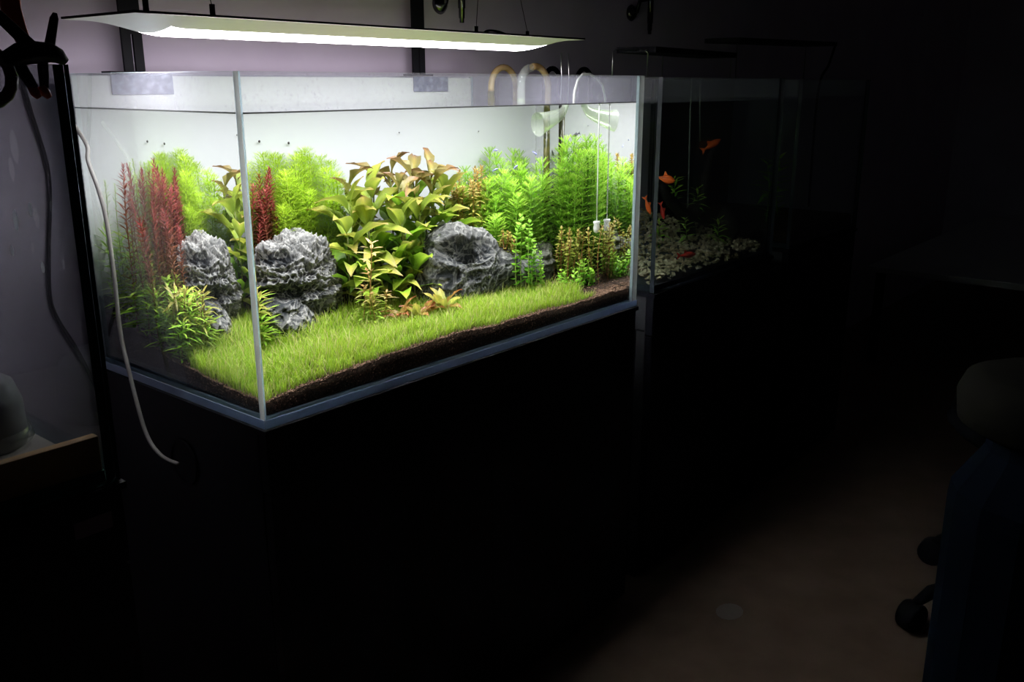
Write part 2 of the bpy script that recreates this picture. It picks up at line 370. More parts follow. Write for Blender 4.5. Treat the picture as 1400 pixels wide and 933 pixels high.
P = np.array(P); o = octas('soil_grains', P, RNG.uniform(.0011, .0024, len(P)), M['grain'], soil); tag(o, kind='stuff')

# ------------------------------------------------------------------ hair grass carpet
def grass_ok(x, y):
    e = .014 * noise.noise((x * 22, y * 22, 7)); back = .27 + e if x < .5 else .27 - (x - .5) * .48 + e
    lim = .77 + e * 2
    front = .019 + e * .7 + .014 * max(0, (x - .3)) 
    left = .016 if y < .19 else .016 + (y - .19) * .8
    return front < y < back and left + e * .5 < x < lim
NB = 30000; V = []; F = []; COL = []
def blade(x, y, z, h, ang, bend, w, c0, c1):
    n0 = len(V); dx, dy = math.cos(ang), math.sin(ang); px, py = -dy, dx
    for k, t in enumerate((0, .35, .7)):
        r = bend * t * t * h; ww = w * (1 - .25 * t)
        cx, cy, cz = x + dx * r, y + dy * r, z + h * t * (1 - .25 * bend * t)
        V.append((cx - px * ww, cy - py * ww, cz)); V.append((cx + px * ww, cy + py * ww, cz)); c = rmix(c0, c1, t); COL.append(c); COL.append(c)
    r = bend * h; V.append((x + dx * r, y + dy * r, z + h * (1 - .25 * bend))); COL.append(c1)
    F.extend([(n0, n0 + 1, n0 + 3, n0 + 2), (n0 + 2, n0 + 3, n0 + 5, n0 + 4), (n0 + 4, n0 + 5, n0 + 6)])
cnt = 0
while cnt < NB:
    x = random.uniform(.015, .80); y = random.uniform(.016, .30)
    if not grass_ok(x, y): continue
    edge = min(1, max(.25, (y - .018) / .05)); q = noise.noise((x * 9, y * 9, 2)) * .5 + .5
    h = random.uniform(.015, .034) * (.55 + .45 * edge) * (.8 + .45 * q) * (1 - .3 * max(0, x - .4))
    g = jit(rmix((.22, .44, .02), (.50, .64, .045), random.random() * .6 + .4 * q), .15)
    if random.random() < .13: g = jit((.55, .52, .16)); h *= 1.25
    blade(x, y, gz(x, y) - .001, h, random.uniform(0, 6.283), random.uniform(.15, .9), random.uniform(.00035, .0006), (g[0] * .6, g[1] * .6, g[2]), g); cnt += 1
for i in range(60):          # long pale runners
    x = random.uniform(.03, .7); y = random.uniform(.03, .2)
    if grass_ok(x, y): blade(x, y, gz(x, y), random.uniform(.035, .055), random.uniform(0, 6.28), random.uniform(.3, 1), .0005, (.35, .45, .08), (.62, .62, .22))
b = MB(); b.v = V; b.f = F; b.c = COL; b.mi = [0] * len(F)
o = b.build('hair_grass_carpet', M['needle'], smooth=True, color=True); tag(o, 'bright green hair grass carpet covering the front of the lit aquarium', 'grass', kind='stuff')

# ------------------------------------------------------------------ stones
def stone(name, base, lobes, label, m, sub=6, amp=1.0, strata=0, holes=(), sharp=1.0):
    """star-shaped body: union of ellipsoid lobes seen from a centre, cut by noise ridges, ledges and hollows"""
    bm = bmesh.new(); bmesh.ops.create_icosphere(bm, subdivisions=sub, radius=1)
    cx = Vector(lobes[0][0])
    cols = {}
    for v in bm.verts:
        d = v.co.normalized(); R = 0
        for c, rad in lobes:
            c = Vector(c) - cx; A = Vector(rad); dd = Vector((d.x / A.x, d.y / A.y, d.z / A.z)); cc = Vector((c.x / A.x, c.y / A.y, c.z / A.z))
            B = dd.dot(cc); D = B * B - dd.length_squared * (cc.length_squared - 1)
            if D > 0:
                t = (B + math.sqrt(D)) / dd.length_squared
                if t > R: R = t
        p = cx + d * R
        q = p * 46; q.z *= 1.25
        rg = 1 - abs(noise.noise(q * .8)) * 2; rg2 = 1 - abs(noise.noise(q * 2.1 + Vector((5, 1, 2)))) * 2; rg3 = 1 - abs(noise.noise(q * 5.2)) * 2
        dis = (.007 * noise.noise(q * .4) + .0065 * (rg - .5) + .0045 * (rg2 - .5) * sharp + .0026 * (rg3 - .5) * sharp) * amp
        if strata:
            dis += strata * math.sin(p.z * 260 + 2.2 * noise.noise(p * 25) * 2) * (.5 + .5 * noise.noise(p * 18 + Vector((3, 3, 3))))
        hol = 0
        for hc, hr, hd in holes:
            e = (p - Vector(hc)); k = (e.x / hr[0]) ** 2 + (e.y / hr[1]) ** 2 + (e.z / hr[2]) ** 2
            if k < 1: s = (1 - k) ** .6; dis -= hd * s; hol = max(hol, s)
        v.co = p + d * dis
        lite = max(0, min(1, .0 + .50 * max(0, rg2 * .55 + rg3 * .45 - .42) + .16 * max(0, d.z) + .25 * max(0, rg - .6) - .4 * hol))  # pale ridges; hollow shade and lighter upward sides are painted into the colour
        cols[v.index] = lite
    me = bpy.data.meshes.new(name); bm.to_mesh(me); bm.free()
    a = me.color_attributes.new('Col', 'FLOAT_COLOR', 'POINT')
    a.data.foreach_set('color', np.array([(cols[i],) * 3 + (1,) for i in range(len(me.vertices))], dtype=np.float32).ravel())
    me.polygons.foreach_set('use_smooth', [True] * len(me.polygons)); me.materials.append(m)
    o = bpy.data.objects.new(name, me); C.objects.link(o); o.location = base; tag(o, label, 'rock'); return o
# left rock: ragged stepped block, flat ragged top, hollows under the ledges on its left
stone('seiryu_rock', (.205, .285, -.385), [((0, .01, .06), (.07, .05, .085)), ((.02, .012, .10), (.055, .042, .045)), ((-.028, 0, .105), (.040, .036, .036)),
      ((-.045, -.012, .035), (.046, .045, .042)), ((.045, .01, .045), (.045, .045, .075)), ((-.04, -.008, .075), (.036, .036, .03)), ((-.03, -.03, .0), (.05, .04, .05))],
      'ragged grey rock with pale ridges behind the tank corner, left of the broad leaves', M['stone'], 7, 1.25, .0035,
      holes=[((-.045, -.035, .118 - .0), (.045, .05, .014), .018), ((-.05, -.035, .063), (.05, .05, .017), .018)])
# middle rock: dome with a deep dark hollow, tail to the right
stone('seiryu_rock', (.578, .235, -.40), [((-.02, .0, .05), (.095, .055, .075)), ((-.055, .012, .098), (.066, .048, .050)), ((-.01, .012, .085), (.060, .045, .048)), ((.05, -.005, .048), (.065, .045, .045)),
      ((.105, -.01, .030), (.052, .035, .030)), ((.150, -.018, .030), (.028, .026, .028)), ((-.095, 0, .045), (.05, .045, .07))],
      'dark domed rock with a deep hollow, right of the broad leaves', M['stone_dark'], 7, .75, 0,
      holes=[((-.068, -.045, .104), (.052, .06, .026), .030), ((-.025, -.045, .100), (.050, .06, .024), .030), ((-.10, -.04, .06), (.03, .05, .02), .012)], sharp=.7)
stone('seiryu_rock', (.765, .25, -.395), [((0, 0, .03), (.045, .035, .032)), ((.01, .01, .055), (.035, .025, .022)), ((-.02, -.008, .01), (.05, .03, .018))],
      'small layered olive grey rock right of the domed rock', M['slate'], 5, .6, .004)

# ------------------------------------------------------------------ plants
def stem_curve(h, lx, ly, wob, n=9):
    a = random.uniform(0, 6.28); pts = []
    for i in range(n):
        t = i / (n - 1); pts.append(Vector((lx * t ** 1.4 + wob * math.sin(t * 4 + a), ly * t ** 1.4 + wob * math.cos(t * 3.3 + a), h * t)))
    p0 = pts[0].copy()
    return [p - Vector((p0.x, p0.y, 0)) for p in pts]
def on_curve(pts, t):
    k = min(len(pts) - 2, int(t * (len(pts) - 1))); f = t * (len(pts) - 1) - k
    return pts[k].lerp(pts[k + 1], f), (pts[k + 1] - pts[k]).normalized()
def frame(d):
    u = d.orthogonal().normalized(); return u, d.cross(u)
def lance(b, p, d, nrm, L, w, c0, c1, bend=0., n=2):
    """short leaf: strip of quads with pointed tip"""
    sd = d.cross(nrm).normalized(); vs = []; cs = []; ws = {1: (.15, 1), 2: (.2, 1, .8), 3: (.2, .9, 1, .6)}[n]
    for k, ww in enumerate(ws):
        t = k / (n + 1); q = p + d * (L * t) - nrm * (bend * L * t * t); vs += [q - sd * w * ww, q + sd * w * ww]; c = rmix(c0, c1, t); cs += [c, c]
    vs.append(p + d * L - nrm * (bend * L)); cs.append(c1); m = len(ws)
    fs = [(2 * k, 2 * k + 1, 2 * k + 3, 2 * k + 2) for k in range(m - 1)] + [(2 * m - 2, 2 * m - 1, 2 * m)]
    b.add(vs, fs, cs)
def thread(b, p, q, w, c0, c1, nrm):
    sd = (q - p).cross(nrm); sd = sd.normalized() * w if sd.length > 1e-9 else Vector((w, 0, 0))
    b.add([p - sd, p + sd, q + sd * .4, q - sd * .4], [(0, 1, 2, 3)], [c0, c0, c1, c1])
def species(kind, h, lx=0, ly=0):
    """returns (stem mesh, foliage mesh) of one stem plant"""
    F = MB(); St = MB(); wob = .004; pts = stem_curve(h, lx, ly, wob)
    P = dict(
        rotala_red=dict(sp=.0050, n=4, L=.0150, w=.0013, up=.62, c=((.17, .15, .05), (.27, .12, .05), (.38, .065, .07)), st=(.30, .12, .06), bend=.2, t0=.12),
        rotala_green=dict(sp=.0055, n=5, L=.015, w=.0007, up=.5, c=((.16, .30, .04), (.34, .50, .08), (.50, .66, .16)), st=(.25, .3, .08), bend=.2, t0=.1),
        willow=dict(sp=.011, n=3, L=.036, w=.0036, up=.5, c=((.24, .46, .04), (.40, .68, .06), (.58, .80, .12)), st=(.2, .35, .05), bend=.35, t0=.1),
        willow_brown=dict(sp=.0105, n=3, L=.032, w=.0026, up=.5, c=((.16, .28, .03), (.30, .38, .05), (.44, .34, .10)), st=(.3, .22, .08), bend=.4, t0=.1),
        yellow_stem=dict(sp=.007, n=4, L=.018, w=.0026, up=.35, c=((.2, .36, .03), (.46, .50, .06), (.62, .42, .16)), st=(.45, .22, .08), bend=.3, t0=.1),
        pink_stem=dict(sp=.0125, n=3, L=.026, w=.0036, up=.35, c=((.18, .44, .04), (.46, .60, .07), (.78, .46, .24)), st=(.5, .28, .12), bend=.35, t0=.15),
        round_leaf=dict(sp=.0105, n=2, L=.0135, w=.0052, up=.45, c=((.12, .38, .02), (.26, .58, .04), (.46, .72, .10)), st=(.35, .45, .1), bend=.1, t0=.1),
        ludwigia=dict(sp=.0070, n=2, L=.0115, w=.0040, up=.35, c=((.14, .26, .03), (.30, .36, .05), (.46, .36, .09)), st=(.4, .15, .07), bend=.25, t0=.1),
    )
    if kind in P:
        q = P[kind]; k = 0; z = q['t0'] * h; ph = random.random() * 6
        while z < h:
            t = z / h; p, d = on_curve(pts, t); u, s = frame(d); ph += 1.57 if q['n'] == 2 else .7
            sz = (.75 + .35 * math.sin(t * 2.6)) * (1 if t < .88 else 1 - (t - .88) * 4.5)
            c = rmix(q['c'][0], q['c'][1], t * 2) if t < .5 else rmix(q['c'][1], q['c'][2], t * 2 - 1)
            up = q['up'] * (.75 + .35 * t) + (1.5 * max(0, t - .9) * 6 if t > .9 else 0)
            for j in range(q['n']):
                a = ph + 2 * PI * j / q['n'] + random.uniform(-.25, .25); o_ = u * math.cos(a) + s * math.sin(a)
                dd = (o_ + d * (up + random.uniform(-.2, .2))).normalized(); nn = (d - dd * d.dot(dd)).normalized()
                cc = jit(c, .2); n_ = 3 if q['w'] > .004 else (2 if q['w'] > .001 else 1)
                lance(F, p, dd, nn, q['L'] * sz * random.uniform(.8, 1.2), q['w'] * (sz ** .5) * random.uniform(.85, 1.15), rmix(cc, (cc[0] * .7, cc[1] * .9, cc[2] * .7), .5), cc, q['bend'] * random.uniform(.2, 1.6), n_)
            z += q['sp'] * random.uniform(.8, 1.2) * (1 if t < .8 else .62)
        St.tube(pts, [.0010] * (len(pts) - 1) + [.0005], 5, q['st'])
    elif kind == 'cabomba':      # whorls of finely divided fans
        z = .1 * h; ph = 0
        while z < h:
            t = z / h; p, d = on_curve(pts, t); u, s = frame(d); ph += .6; R = .027 * (.8 + .3 * math.sin(t * 3)) * (1 if t < .9 else 1 - (t - .9) * 4)
            c = rmix((.32, .48, .03), (.52, .70, .06), t)
            for j in range(5):
                a = ph + 2 * PI * j / 5 + random.uniform(-.2, .2); o_ = (u * math.cos(a) + s * math.sin(a) + d * (.35 + .5 * max(0, t - .85) * 6)).normalized(); sd = d.cross(o_).normalized()
                m0 = p + o_ * R * .28; cc = jit(c, .15); thread(F, p, m0, .00045, cc, cc, d)
                for k in range(9):
                    f = (k - 4) / 4 * 1.25; e = (o_ * math.cos(f) + sd * math.sin(f) + d * random.uniform(-.25, .35)).normalized()
                    m1 = m0 + e * R * .42; thread(F, m0, m1, .00042, cc, cc, d)
                    for s2 in (-.28, .28):
                        e2 = (e + sd * s2 + d * random.uniform(-.2, .2)).normalized(); thread(F, m1, m1 + e2 * R * .36, .0004, cc, jit(c, .1), d)
            z += .0085 * random.uniform(.8, 1.2)
        St.tube(pts, .0009, 5, (.30, .40, .05))
    elif kind == 'limnophila':   # whorls of feathery bright green leaves
        z = .08 * h; ph = 0
        while z < h:
            t = z / h; p, d = on_curve(pts, t); u, s = frame(d); ph += .5; R = .032 * (.85 + .25 * math.sin(t * 3)) * (1 if t < .85 else 1 - (t - .85) * 3)
            c = rmix((.20, .44, .04), (.44, .72, .09), t)
            for j in range(8):
                a = ph + 2 * PI * j / 8 + random.uniform(-.2, .2); up = .35 + (3.2 * max(0, t - .8))
                o_ = (u * math.cos(a) + s * math.sin(a) + d * (up + random.uniform(-.15, .15))).normalized(); sd = d.cross(o_).normalized(); cc = jit(c, .18); c2 = (cc[0] * 1.25, cc[1] * 1.1, cc[2])
                tip = p + o_ * R; thread(F, p, tip, .0009, cc, c2, d)
                for k in (.35, .52, .68, .84):
                    m0 = p + o_ * R * k
                    for s2 in (-1, 1):
                        thread(F, m0, m0 + (o_ * .8 + sd * s2 * .75 + d * random.uniform(-.1, .2)).normalized() * R * .30, .0007, cc, c2, d)
            z += .0125 * random.uniform(.8, 1.2)
        St.tube(pts, .0012, 5, (.22, .38, .05))
    return St.mesh('stem', M['stem'], True, True), F.mesh('foliage', M['leaf'] if kind in ('willow', 'willow_brown', 'pink_stem', 'round_leaf', 'ludwigia', 'yellow_stem') else M['needle'], False, True)
LIB = {}
def plant(kind, x, y, ztop, name, label, group, nvar=5, cat='plant', rz=None, lean=.02):
    if kind not in LIB:
        LIB[kind] = []
        for k in range(nvar): LIB[kind].append(species(kind, .20, random.uniform(-lean, lean) * 1.5, random.uniform(-lean, lean)))
    zb = gz(x, y) - .003; st, fo = random.choice(LIB[kind]); s = (ztop - zb) / .20
    r = empty(name, (x, y, zb), random.uniform(0, 6.28) if rz is None else rz, label, cat, group)
    sxy = max(.8, min(1.15, .5 + .5 * s))
    inst('stem', st, r, sc=(sxy, sxy, s)); f = inst('foliage', fo, r, sc=(sxy, sxy, s)); tag(f, kind='stuff'); return r
def plant_var(kind, h0):      # short species get library meshes of their own height so leaves are not squashed
    LIB[kind] = [species(kind, h0, random.uniform(-.012, .012), random.uniform(-.012, .012)) for k in range(5)]
def plant_h(kind, h0, x, y, ztop, name, label, group):
    if kind not in LIB: plant_var(kind, h0)
    zb = gz(x, y) - .003; st, fo = random.choice(LIB[kind]); s = (ztop - zb) / h0; sxy = .5 + .5 * s
    r = empty(name, (x, y, zb), random.uniform(0, 6.28), label, 'plant', group)
    inst('stem', st, r, sc=(sxy, sxy, s)); f = inst('foliage', fo, r, sc=(sxy, sxy, s)); tag(f, kind='stuff'); return r

# red stems by the left end
reds = [(.015, .33, -.125), (.035, .31, -.155), (.055, .325, -.135), (.075, .30, -.135), (.03, .285, -.20), (.085, .33, -.13), (.10, .31, -.15), (.12, .32, -.135), (.115, .285, -.165),
        (.135, .30, -.145), (.155, .275, -.138), (.165, .30, -.125), (.175, .285, -.15), (.185, .305, -.17), (.145, .335, -.16), (.06, .29, -.18), (.095, .275, -.19), (.165, .325, -.19), (.20, .31, -.19), (.13, .27, -.195), (.18, .335, -.165), (.15, .315, -.21), (.11, .34, -.2), (.04, .345, -.17), (.155, .29, -.16), (.17, .275, -.175), (.19, .295, -.15), (.145, .265, -.2), (.18, .27, -.19), (.125, .31, -.17), (.07, .315, -.15), (.10, .295, -.16), (.05, .30, -.18), (.15, .255, -.22), (.175, .315, -.14), (.12, .265, -.22)]
for (x, y, z) in reds:
    if x > .12: y = max(y, .32 + .3 * (y - .25)); x = x + .35 * (y - .32)
    plant('rotala_red', x, y, z, 'red_stem_plant', 'slender red needle leaved stem %s' % ('nearest the left pane' if x < .07 else 'in the middle of the red clump' if x < .14 else 'just behind the ragged grey rock'), 'red stems %s' % ('nearest the left pane' if x < .07 else 'in the middle of the clump' if x < .14 else 'behind the ragged rock'))
for i in range(16):
    plant('rotala_green', random.uniform(.03, .19), random.uniform(.35, .41), random.uniform(-.16, -.125), 'green_needle_plant', 'pale green needle leaved stem behind the red clump', 'pale green stems behind the red clump')
# feathery yellow green mass
for i, (x, y, z) in enumerate([(.20, .37, -.135), (.225, .40, -.12), (.235, .35, -.15), (.26, .385, -.125), (.25, .41, -.13), (.285, .36, -.128), (.29, .40, -.118), (.31, .38, -.13), (.325, .405, -.125), (.335, .36, -.15), (.35, .39, -.135),
                               (.26, .335, -.18), (.30, .33, -.19), (.33, .335, -.20), (.225, .33, -.2), (.37, .40, -.145), (.36, .365, -.17), (.215, .415, -.14), (.275, .41, -.15), (.245, .37, -.16), (.31, .345, -.16)]):
    plant('cabomba', x, y, z, 'feathery_stem_plant', 'feathery yellow green stem plant between the red clump and the broad leaves', 'feathery yellow green plants')
# bushy willow leaves in the left back corner
for i in range(42):
    x = random.uniform(.022, .135); y = random.uniform(.22, .42); x = min(x, .13 - (y - .2) * .15)
    plant_h('willow', .11, x, y, random.uniform(-.32, -.25) + (.02 if y > .36 else 0) - max(0, .30 - y) * .8, 'willow_leaf_plant', 'bright green narrow leaved bushy plant %s' % ('in the left back corner' if y > .35 else 'along the left pane' if x < .08 else 'below the red clump'), 'narrow leaved bushes %s' % ('in the back corner' if y > .35 else 'along the left pane' if x < .08 else 'below the red clump'))
for i in range(16):
    y = random.uniform(.21, .41)
    plant_h('willow', .11, random.uniform(.018, .045), y, gz(.03, y) + random.uniform(.05, .08), 'willow_leaf_plant', 'short green narrow leaved plant pressed against the left pane', 'short narrow leaved plants on the left pane')
for i in range(15):
    x = random.uniform(.03, .12); y = random.uniform(.20, .27)
    plant_h('willow_brown', .08, x, y, random.uniform(-.34, -.30), 'olive_leaf_plant', 'olive brown narrow leaved plant left of the ragged rock', 'olive brown plants beside the rock')

# broad leaves: every leaf is an object
def broad_leaf(L, w, droop, fold, c0, c1, ctip, wave=.12, nu=8, nv=4):
    b = MB(); vs = []; fs = []; cs = []; ph = random.random() * 6
    pet = .14
    for i in range(nu + 1):
        t = i / nu; tt = max(0, (t - pet) / (1 - pet)); wd = w * (.045 if t < pet else max(.0, math.sin(PI * tt ** .78)) ** .85 + .03 * (1 - tt))
        x = L * (t - .10 * droop * t ** 3); z = L * (.12 * math.sin(t * PI * .8) - droop * t ** 2.2)
        for j in range(nv + 1):
            s = (j / nv - .5) * 2; y = s * wd * .5; zz = z + abs(s) * wd * fold * .5 + (abs(s) ** 2) * wave * w * math.sin(t * 15 + ph + s) * .5
            vs.append((x, y, zz)); c = rmix(c0, c1, t); c = rmix(c, ctip, max(0, (t - .6) / .4) ** 1.2)
            if j == nv // 2: c = rmix(c, (min(1, c[0] * 1.5 + .05), min(1, c[1] * 1.35 + .05), c[2] * 1.2), .6)
            cs.append(c)
    for i in range(nu):
        for j in range(nv):
            a = i * (nv + 1) + j; fs.append((a, a + 1, a + nv + 2, a + nv + 1))
    b.add(vs, fs, cs); return b.mesh('leaf', M['big'], True, True)
G0, G1 = (.13, .28, .02), (.24, .42, .03)
LEAF = {'green': [broad_leaf(.062, 0.027, random.uniform(.1, .5), random.uniform(.2, .6), jit(G0), jit(G1), jit((.42, .50, .06))) for k in range(5)],
        'olive': [broad_leaf(.065, 0.027, random.uniform(.0, .45), random.uniform(.2, .7), jit((.18, .28, .04)), jit((.32, .36, .05)), jit((.40, .29, .10))) for k in range(5)],
        'brown': [broad_leaf(.055, 0.021, random.uniform(-.1, .6), random.uniform(.4, .9), jit((.22, .22, .06)), jit((.28, .19, .08)), jit((.28, .13, .08)), .3) for k in range(4)],
        'yellow': [broad_leaf(.050, 0.022, random.uniform(.2, .7), random.uniform(.2, .6), jit((.42, .52, .06)), jit((.62, .60, .10)), jit((.70, .55, .16))) for k in range(4)],
        'crypt': [broad_leaf(.048, .014, random.uniform(.1, .5), random.uniform(.3, .7), (.30, .24, .05), (.42, .22, .07), (.38, .12, .06), .25) for k in range(3)],
        'cryptred': [broad_leaf(.042, .013, random.uniform(.2, .6), random.uniform(.3, .6), (.34, .12, .05), (.50, .14, .08), (.62, .20, .12), .2) for k in range(2)],
        'cryptyel': [broad_leaf(.050, .016, random.uniform(-.1, .4), random.uniform(.2, .4), (.26, .30, .05), (.42, .42, .07), (.46, .34, .09), .15) for k in range(2)]}
def broad_plant(x, y, ztop, label, top='brown', n=12, sc=1, group='broad leaved plants in the middle'):
    zb = gz(x, y) - .003; h = ztop - zb - .035 * sc
    r = empty('broad_leaf_plant', (x, y, zb), 0, label, 'plant', group)
    pts = stem_curve(max(h, .02), random.uniform(-.01, .01), random.uniform(-.01, .01), .003)
    MB().tube(pts, .0016, 6, (.12, .14, .03)).build('stem', M['stem'], r, True, True)
    a = random.random() * 6
    for k in range(n):
        t = .25 + .75 * k / (n - 1); p, d = on_curve(pts, min(t, .999)); a += 2.4 + random.uniform(-.3, .3)
        kind = top if t > .8 else ('olive' if t > .55 and random.random() < .6 else ('yellow' if random.random() < .22 else 'green'))
        el = random.uniform(.15, .55) + (.55 * max(0, t - .6) / .4)
        o = inst('leaf', random.choice(LEAF[kind]), r, p, (random.uniform(-.3, .3), -el, a), sc * 1.22 * random.uniform(.8, 1.2) * (1 if t < .85 else .9))
    return r
BL = [(.325, .30, -.175), (.35, .335, -.15), (.38, .30, -.16), (.40, .345, -.145), (.43, .30, -.15), (.445, .34, -.135), (.475, .30, -.145), (.49, .335, -.14), (.515, .30, -.145), (.53, .33, -.135),
      (.555, .305, -.17), (.30, .275, -.22), (.35, .26, -.215), (.41, .26, -.205), (.455, .265, -.20), (.485, .285, -.205), (.37, .28, -.25), (.43, .27, -.26), (.32, .25, -.28), (.39, .235, -.28), (.43, .245, -.29), (.60, .33, -.2)]
ORD = ['leftmost', 'second from the left', 'third from the left', 'fourth from the left', 'fifth from the left', 'sixth from the left', 'seventh from the left', 'eighth from the left', 'ninth from the left',
       'tenth from the left', 'eleventh from the left', 'twelfth from the left', 'thirteenth from the left', 'fourteenth from the left', 'fifteenth from the left']
TALL = sorted([p for p in BL if p[2] > -.19]); LOW = sorted([p for p in BL if p[2] <= -.19])
for i, (x, y, z) in enumerate(BL):
    broad_plant(x, y, z, ('tall broad leaved plant with brown tips, %s of its row' % ORD[TALL.index((x, y, z))]) if z > -.19 else 'low broad leaved green plant, %s of the low ones' % ORD[LOW.index((x, y, z))],
                'brown' if z > -.16 else 'olive' if z > -.24 else 'green', 12 if z > -.2 else 10, 1.0, 'tall broad leaved plants' if z > -.19 else 'lower broad leaved plants')
# pink topped stems in front of the broad leaves
for (x, y, z) in ((.285, .165, -.25), (.302, .172, -.30), (.27, .17, -.32), (.318, .165, -.335), (.285, .15, -.33)):
    plant_h('pink_stem', .13, x, y, z, 'pink_tip_plant', 'small yellow green stem with pink tips in front of the broad leaves', 'pink tipped stems')
# low brown and red rosettes
def rosette(x, y, kinds, n, label, sc=1):
    zb = gz(x, y); r = empty('brown_rosette_plant', (x, y, zb), 0, label, 'plant', 'low brown rosettes'); a = random.random() * 6
    MB().tube([(0, 0, 0), (0, 0, .006)], .002, 6, (.2, .15, .05)).build('crown', M['stem'], r, True, True)
    for k in range(n):
        a += 2.4; inst('leaf', random.choice(LEAF[random.choice(kinds)]), r, (0, 0, .004), (random.uniform(-.3, .3), -random.uniform(.35, 1.0), a), sc * random.uniform(.85, 1.15))
rosette(.345, .16, ['crypt', 'cryptred'], 9, 'low brown and red rosette right of the pink tipped stems')
rosette(.375, .15, ['crypt', 'cryptyel', 'cryptred'], 10, 'low rosette with a red leaf in front of the domed rock')
rosette(.405, .165, ['crypt', 'cryptred'], 8, 'low dark brown rosette below the broad leaves')
rosette(.44, .155, ['cryptyel', 'crypt'], 8, 'low yellow brown rosette beside the domed rock', 1.1)
# yellow stems between broad leaves and feathery greens
for i in range(12):
    plant('yellow_stem', random.uniform(.57, .67), random.uniform(.29, .35), random.uniform(-.21, -.165), 'yellow_stem_plant', 'yellow green stem with pink tinged leaves between broad leaves and bright green mass', 'yellow green stems')
# bright green mass on the right
for (x, y, z) in ((.845, .235, -.125), (.863, .25, -.125), (.876, .235, -.15), (.845, .27, -.14), (.825, .25, -.175), (.875, .27, -.14), (.86, .225, -.15)):
    plant('limnophila', x, y, z, 'bright_green_plant', 'tall bright green feathery stem rising just right of the stained pipe', 'tall bright green stems right of the pipe')
for i in range(42):
    x = random.uniform(.60, .87); y = random.uniform(.25, .415)
    zt = -.195 + .055 * (x - .60) / .17 + random.uniform(-.03, .010) - max(0, .33 - y) * .9
    if x > .77: zt = -.150 + random.uniform(-.06, 0)
    if abs(x - .865) < .012 and abs(y - .357) < .02: continue
    w1 = 'beside the yellow green stems' if x < .675 else 'behind the round leaved stems' if x < .77 else 'beside the stained intake pipe'
    w2 = 'in the front row' if y < .315 else 'in the back row'
    plant('limnophila', x, y, zt, 'bright_green_plant', 'bright green feathery stem %s, %s' % (w2, w1), 'bright green feathery plants %s %s' % (w2, w1))
for (x, y, z) in ((.66, .175, -.25), (.672, .165, -.262), (.65, .18, -.27), (.685, .17, -.30), (.70, .165, -.30), (.69, .18, -.285), (.71, .17, -.325), (.678, .155, -.31), (.70, .15, -.34)):
    plant_h('round_leaf', .12, x, y, z, 'round_leaf_plant', 'light green stem with round paired leaves beside the domed rock', 'round leaved stems')
for i in range(9):
    plant_h('ludwigia', .09, random.uniform(.63, .66), random.uniform(.20, .24), random.uniform(-.30, -.27), 'brown_stem_plant', 'brownish small leaved stem behind the round leaved stems', 'brownish stems by the domed rock')
for i in range(22):
    x = random.uniform(.78, .875); plant_h('ludwigia', .09, x, random.uniform(.13, .24), random.uniform(-.345, -.29), 'bronze_stem_plant', 'bronze green small leaved stem %s' % ('right of the small layered rock' if x < .83 else 'below the white diffuser'), 'bronze stems %s' % ('by the layered rock' if x < .83 else 'below the diffuser'))
LIB['round_small'] = [species('round_leaf', .05, random.uniform(-.006, .006), random.uniform(-.006, .006)) for k in range(4)]
for i in range(26):
    x = random.uniform(.72, .86); y = random.uniform(.115, .19)
    plant_h('round_small', .05, x, y, random.uniform(-.385, -.355), 'creeping_plant', 'tiny round leaved creeping plant %s' % ('in front of the small layered rock' if x < .79 else 'in front of the bronze stems'), 'creeping plants %s' % ('by the layered rock' if x < .79 else 'by the bronze stems'))

# ------------------------------------------------------------------ fish and snails of the planted tank
def fish_mesh(L, hgt, wid):
    b = MB(); prof = ((0, .12), (.08, .45), (.25, .9), (.42, 1), (.6, .8), (.78, .42), (.9, .25)); n = 8; vs = []
    for t, r in prof:
        for k in range(n):
            a = 2 * PI * k / n; vs.append(((.5 - t) * L, math.cos(a) * wid * r * .5, math.sin(a) * hgt * r * .5))
    m = len(prof); fs = [(i * n + k, i * n + (k + 1) % n, (i + 1) * n + (k + 1) % n, (i + 1) * n + k) for i in range(m - 1) for k in range(n)] + [tuple(range(n))[::-1]]
    b.add(vs, fs); return b
def fish(name, loc, rz, pitch_, L, m, label, cat='fish', group=None, hgt=.3, wid=.18):
    r = empty(name, loc, rz, label, cat, group); r.rotation_euler = (0, pitch_, rz)
    fish_mesh(L, L * hgt, L * wid).build('body', m, r, True)
    x = -.38 * L
    MB().add([(x, 0, .03 * L), (x, 0, -.03 * L), (x - .24 * L, .004 * L, .19 * L), (x - .16 * L, 0, 0), (x - .24 * L, -.004 * L, -.19 * L)], [(0, 2, 3), (0, 3, 1), (1, 3, 4)]).build('tail_fin', m, r)
    MB().add([(.05 * L, 0, hgt * .45 * L), (-.2 * L, 0, hgt * .3 * L), (-.16 * L, 0, hgt * .85 * L)], [(0, 1, 2)]).build('dorsal_fin', m, r)
    return r
neo = [(.676, .30, -.135, 'small violet blue fish above the bright green mass'), (.62, .22, -.165, 'small blue fish at the left edge of the bright green mass'),
       (.69, .24, -.165, 'small blue fish low in front of the bright green plants'), (.745, .24, -.143, 'small violet fish in front of the stained intake pipe')]
for i, (x, y, z, lb) in enumerate(neo): fish('neon_fish', (x, y, z), random.uniform(-1.2, -.2), random.uniform(-.6, .6), .012, M['neon'], lb)
fish('grey_fish', (.84, .33, -.118), .8, .35, .02, M['greyfish'], 'small grey fish near the right end, upper of two')
fish('grey_fish', (.85, .31, -.150), .7, .5, .022, M['greyfish'], 'small grey fish near the right end, lower of two')
